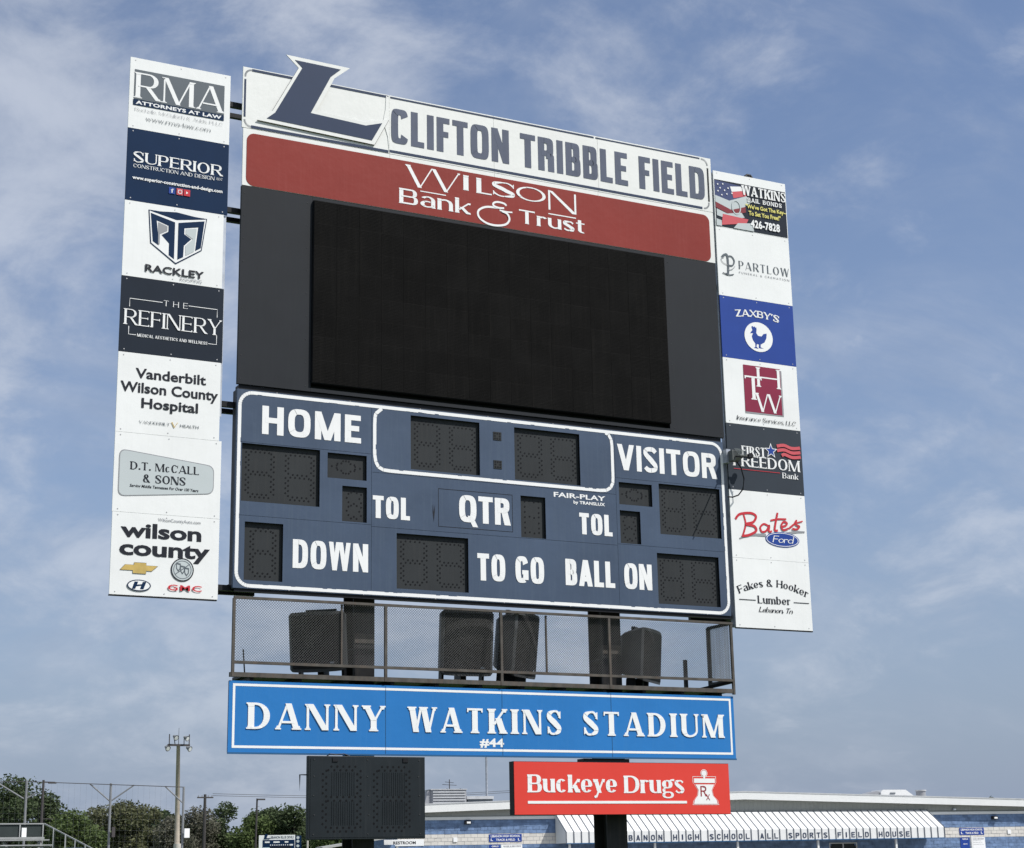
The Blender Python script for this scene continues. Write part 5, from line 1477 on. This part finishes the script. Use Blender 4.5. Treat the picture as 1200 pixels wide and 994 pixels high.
def _b(a, b, r, m=FARG, nm='brace', s=6): return part(nm, MB().tube([a, b], r, s), m, BN)
for (x, y, z) in ((17.7, 88.2, 6.10), (21.7, 87.3, 5.92), (25.2, 86.4, 5.72)):
    _b((x, y, 0), (x, y, z), .06, FARG, 'pole', 8)
for a, b in (((17.6, 88.25, 5.2), (16.3, 88.5, 6.0)), ((17.7, 88.2, 5.2), (18.15, 88.1, 5.45)), ((21.65, 87.3, 5.06), (20.7, 87.55, 5.9)), ((21.75, 87.3, 5.06), (22.8, 87.0, 5.82)), ((25.15, 86.4, 4.93), (24.3, 86.65, 5.75))):
    _b(a, b, .04)
for a, b in (((12, 89.6, 6.02), (17.7, 88.2, 6.03)), ((17.7, 88.2, 6.03), (25.2, 86.4, 5.70))):
    _b(a, b, .020, DPOLE, 'top_cable')
nm_ = MB()
for k in range(48):
    t = k/48*1.76; x = 12+7.5*t; y = 89.6-1.82*t; z = 6.0-max(0, (x-17.7))*.044
    nm_.bar((x, y, 2.2), (x, y, z), .0035)
for k in range(10):
    z = 2.4+.27*k; nm_.bar((12, 89.6, z), (25.2, 86.4, z-.2), .0035)
part('net', nm_, mat('net_cord', (.12, .13, .14), .8), BN, kind='stuff')
for x, y, z, w, h, m in ((25.35, 86.2, 3.3, .26, .45, INKW), (21.85, 87.1, 3.4, .16, .5, DPOLE)):
    part('equipment_box', MB().box(x-w/2, x+w/2, y-.1, y, z-h/2+.12, z+h/2+.12), m, BN)
sp_ = thing('street_lamp', 'dark slim pole with short arm at its top beside the bleachers', 'street lamp', (18.4, 88.1, 0))
part('pole', MB().tube([(18.38, 87.6, 0), (18.40, 87.6, 6.08)], .085, 8, .06), DPOLE, sp_)
part('arm', MB().bar((18.4, 87.6, 5.98), (18.95, 87.5, 5.96), .06), DPOLE, sp_)
part('lamp_head', MB().box(18.62, 19.0, 87.4, 87.55, 5.90, 5.97), DPOLE, sp_)
part('side_rod', MB().bar((18.4, 87.6, 4.2), (18.95, 87.55, 4.2), .03), DPOLE, sp_)
up_ = thing('utility_pole', 'wooden utility pole with crossarm among the trees right of the floodlight pole', 'utility pole', (40.8, 133.9, 0))
part('pole', MB().tube([(40.8, 133.9, 0), (40.8, 133.9, 7.4)], .16, 8, .11), DPOLE, up_)
part('crossarm', MB().box(40.15, 41.45, 133.8, 133.9, 7.10, 7.20), DPOLE, up_)
for x in (40.25, 40.55, 41.05, 41.35): part('insulator', MB().tube([(x, 133.85, 7.2), (x, 133.85, 7.32)], .04, 6), INKG, up_)
sl_ = thing('street_lamp', 'slim dark street lamp with short arm between utility pole and small scoreboard', 'street lamp', (38.3, 113.7, 0))
part('pole', MB().tube([(38.2, 113.7, 0), (38.3, 113.7, 6.25)], .09, 8, .06), DPOLE, sl_)
part('lamp_head', MB().box(38.3, 38.85, 113.6, 113.75, 6.14, 6.24), DPOLE, sl_)
wires = thing('power_line', 'faint overhead wires running right from the utility pole crossarm', 'wires', (40.8, 133.9, 7.3))
for dz in (0, .5):
    pts_ = [(41.4+(75-41.4)*k/12, 133.85+4*k/12, 7.3+dz*.3+.8*k/12-.9*math.sin(math.pi*k/12)*.5) for k in range(13)]
    part('wire', MB().tube(pts_, .016, 4), DPOLE, wires)

# small distant baseball scoreboard
BB = thing('baseball_scoreboard', 'small distant white and navy baseball scoreboard low left of the play clock', 'scoreboard', (49.6, 141.5, 0), -.30)
FB = MW[BB]
part('panel', MB().box(-1.62, 1.42, 0, .25, 1.9, 4.36), INKW, BB, FB)
part('inner_panel', MB().box(-1.30, 1.38, -.02, -.002, 1.9, 3.96), NAVYP, BB, FB)
part('sponsor_panel', MB().box(1.44, 1.95, 0, .25, 1.9, 4.30), NAVYP, BB, FB)
text('lettering', 'LEBANON BLUE DEVILS', (-.70, 1.30, 4.06, 4.27), F_BOLD, NAVYP, BB, -.004, FB)
part('emblem', MB().prism([(-1.25, 4.04), (-.72, 4.04), (-.70, 4.12), (-.98, 4.12), (-.86, 4.44), (-1.12, 4.44), (-1.18, 4.12)], -.03, -.005), NAVYP, BB, FB)
for a, b in ((-1.12, -.72), (-.40, .12), (.55, .85)): part('lettering', MB().box(a, b, -.035, -.021, 3.72, 3.84), INKW, BB, FB)
for k in range(10): part('inning_mark', MB().box(-.68+.18*k, -.60+.18*k, -.035, -.021, 3.50, 3.58), INKW, BB, FB)
part('lettering', MB().box(.98, 1.24, -.035, -.021, 3.48, 3.60), INKW, BB, FB)
part('row_label', MB().box(-1.28, -.72, -.035, -.021, 2.9, 3.36), PLATE, BB, FB)
for k in range(10): part('digit_window', MB().box(-.66+.18*k, -.52+.18*k, -.035, -.021, 2.9, 3.44), INKK, BB, FB)
for z in (4.12, 3.82, 3.44): part('side_panel_mark', MB().prism(ell(1.66, z, .13, .12, 10), -.012, -.001), PLATE, BB, FB)
for x in (-1.0, .9): part('post', MB().box(x, x+.2, .26, .46, 0, 4.2), DPOLE, BB, FB)
t = thing('marker_post', 'short white post low against the trees beside the play clock', 'post', (31.55*1.6, 141.5, 0))
part('post', MB().tube([(51.9, 140.6, 0), (51.9, 140.6, 3.85)], .09, 8), CPOLE, t)

# ------------------------------------------------------------------ bleachers
BLEACH = mat('dull_aluminium', (.33, .34, .34), .5, var=.12)
BL = thing('bleachers', 'aluminium bleachers with railings at the lower left corner', 'bleachers', (12.5, 68.6, 0))
part('rail', MB().bar((9.0, 68.6, 3.46), (14.52, 68.6, 3.45), .045), BLEACH, BL)
part('rail', MB().bar((14.52, 68.6, 3.45), (16.2, 66.4, 2.30), .045), BLEACH, BL)
for x, z0 in ((11.2, 1.5), (12.4, 1.5), (13.60, 1.5), (14.48, 1.5)):
    part('rail_post', MB().bar((x, 68.6, z0), (x, 68.6, 3.44), .045), BLEACH, BL)
for k, (x, y, z) in enumerate(((14.80, 68.2, 3.26), (15.15, 67.7, 3.02), (15.45, 67.35, 2.80), (15.75, 66.95, 2.60))):
    part('rail_post', MB().bar((x, y, 1.2), (x, y, z), .045), BLEACH, BL)
part('walkway', MB().box(9, 14.4, 67.9, 68.55, 2.86, 2.94), BLEACH, BL)
part('screen', MB().box(9, 14.45, 68.63, 68.64, 2.96, 3.42), mat('privacy_screen', (.035, .045, .045), .8), BL)
for k in range(5):
    part('seat', MB().box(9, 14.5, 67.45-.6*k, 67.7-.6*k, 2.80-.2*k, 2.84-.2*k), BLEACH, BL)
    part('footboard', MB().box(9, 14.5, 67.1-.6*k, 67.35-.6*k, 2.55-.2*k, 2.59-.2*k), BLEACH, BL)
for x in (10, 11.5, 13, 14.3):
    part('support', MB().bar((x, 68.5, 2.8), (x, 65.0, 1.4), .08), BLEACH, BL); part('support', MB().bar((x, 68.4, 0), (x, 68.4, 2.86), .08), BLEACH, BL)
part('sign_card', MB().box(13.66, 13.84, 68.52, 68.56, 2.92, 3.30), INKW, BL)
part('side_panel', MB().box(15.0, 15.75, 67.0, 67.05, 2.1, 2.50), mat('faded_blue_card', (.2, .3, .5), .6), BL)

# ------------------------------------------------------------------ trees
LEAFS = [mat('leaf_%s' % n, c, .75, var=.22, scale=1.2, island=.35, trans=.30, spec=.25) for n, c in
         (('dark_green', (.066, .092, .042)), ('mid_green', (.085, .115, .045)), ('olive', (.120, .128, .066)), ('grey_green', (.130, .128, .095)), ('bright_green', (.095, .132, .046)))]
def tree(x, y, h, r, mi, label, seed, n=2600, leaf=.30, squat=.8, name='broadleaf_tree', group='trees beyond the ball field'):
    rg = random.Random(seed)
    t = thing(name, label, 'tree', (x, y, 0), group=group)
    tr = MB(); tr.tube([(x, y, 0), (x+.1, y, h*.25), (x, y+.1, h*.5), (x-.1, y, h*.82)], .028*h, 8, .006*h)
    lobes = []
    for k in range(11):
        a = rg.uniform(0, 6.283); zz = h*rg.uniform(.30, .86); q = r*rg.uniform(.25, .78)*math.sqrt(max(.1, 1-((zz/h-.5)/.55)**2))
        c = Vector((x+q*math.cos(a), y+q*math.sin(a)*.8, zz)); lobes.append((c, r*rg.uniform(.30, .52)))
        tr.tube([(x, y, h*rg.uniform(.2, .4)), tuple((Vector((x, y, h*.4))+c)/2+Vector((0, 0, -.2))), tuple(c)], .010*h, 5, .003*h)
    lobes.append((Vector((x, y, h*.86)), r*.38)); lobes.append((Vector((x, y, h*.45)), r*.6))
    part('trunk', tr, BARK, t)
    cr = MB()
    for k in range(n):
        c, lr = rg.choice(lobes)
        d = Vector((rg.gauss(0, 1), rg.gauss(0, 1), rg.gauss(0, 1))).normalized()
        p_ = c+Vector((d.x, d.y, d.z*squat))*lr*(rg.random()**.38)*rg.uniform(.85, 1.16)
        if p_.z < .8: p_.z = .8+rg.random()
        s_ = leaf*rg.uniform(.5, 1.3)
        u = Vector((rg.gauss(0, 1), rg.gauss(0, 1), rg.gauss(0, .6))).normalized(); v = u.cross(Vector((rg.gauss(0, 1), rg.gauss(0, 1), rg.gauss(0, 1)))).normalized()
        cr.poly([tuple(p_-u*s_), tuple(p_-v*s_*.55), tuple(p_+u*s_), tuple(p_+v*s_*.55)])
    part('crown', cr, LEAFS[mi], t)
    return t
KN = ['dark green', 'mid green', 'olive green', 'grey-green thin-leaved', 'bright green']
# azimuth (deg from +y), distance, height, radius, leaf kind, what it stands by
TR = [(9.6, 168, 10.2, 4.4, 0, 'cut by the left edge of the photo'), (10.9, 165, 11.0, 3.9, 0, 'behind the left end of the bleachers'), (12.0, 168, 9.6, 3.2, 0, 'just left of the slim dark lamp pole'),
      (12.9, 158, 7.3, 3.0, 4, 'low behind the bleacher railing'), (13.5, 172, 8.0, 3.1, 2, 'right of the bleacher railing'), (14.4, 168, 8.6, 3.4, 2, 'just left of the middle netting pole'),
      (15.25, 172, 8.2, 3.0, 2, 'just behind the middle netting pole'), (16.0, 158, 6.6, 2.8, 3, 'low between netting pole and floodlight pole'),
      (16.8, 170, 8.0, 3.2, 3, 'left of the tall floodlight pole'), (17.6, 174, 8.5, 3.3, 0, 'behind the tall floodlight pole'), (18.45, 166, 6.7, 2.7, 4, 'just left of the utility pole'),
      (19.1, 172, 7.6, 3.2, 0, 'just right of the utility pole'), (19.85, 166, 7.8, 3.0, 0, 'just left of the slim street lamp'), (20.6, 174, 7.7, 3.1, 3, 'just right of the slim street lamp'), (21.3, 160, 7.5, 2.9, 4, 'partly hidden by the play clock'),
      (22.2, 170, 7.0, 3.0, 0, 'mostly hidden behind the play clock')]
for i, (az, d, h, r, mi, w) in enumerate(TR):
    a = R(az)
    tree(d*math.sin(a), d*math.cos(a), h*.97, r*1.0, mi, '%s tree %s' % (KN[mi], w), 40+i, n=8500, leaf=.165 if mi != 3 else .13)
# low hedge of scrub that closes the line under the crowns
sc_ = MB(); rg = random.Random(5)
for k in range(20000):
    a = R(rg.uniform(8.5, 23.5)); d = rg.uniform(176, 184)
    top = 6.0+.9*math.sin(a*97)+.7*math.sin(a*211+1)
    p_ = Vector((d*math.sin(a), d*math.cos(a), rg.uniform(0, top)))
    s_ = rg.uniform(.2, .5); u = Vector((rg.gauss(0, 1), rg.gauss(0, 1), rg.gauss(0, .6))).normalized(); v = u.cross(Vector((rg.gauss(0, 1), rg.gauss(0, 1), rg.gauss(0, 1)))).normalized()
    sc_.poly([tuple(p_-u*s_), tuple(p_-v*s_*.6), tuple(p_+u*s_), tuple(p_+v*s_*.6)])
part('scrub', sc_, LEAFS[0], kind='stuff')
for az, lab in ((42.25, 'small treetop just showing over the far right roof'), (43.5, 'treetop cut by the right edge above the roof')):
    a = R(az); tree(190*math.sin(a), 190*math.cos(a), 8.25, 1.6, 0, lab, int(az*10), n=700, leaf=.2, group='treetops over the field house roof')
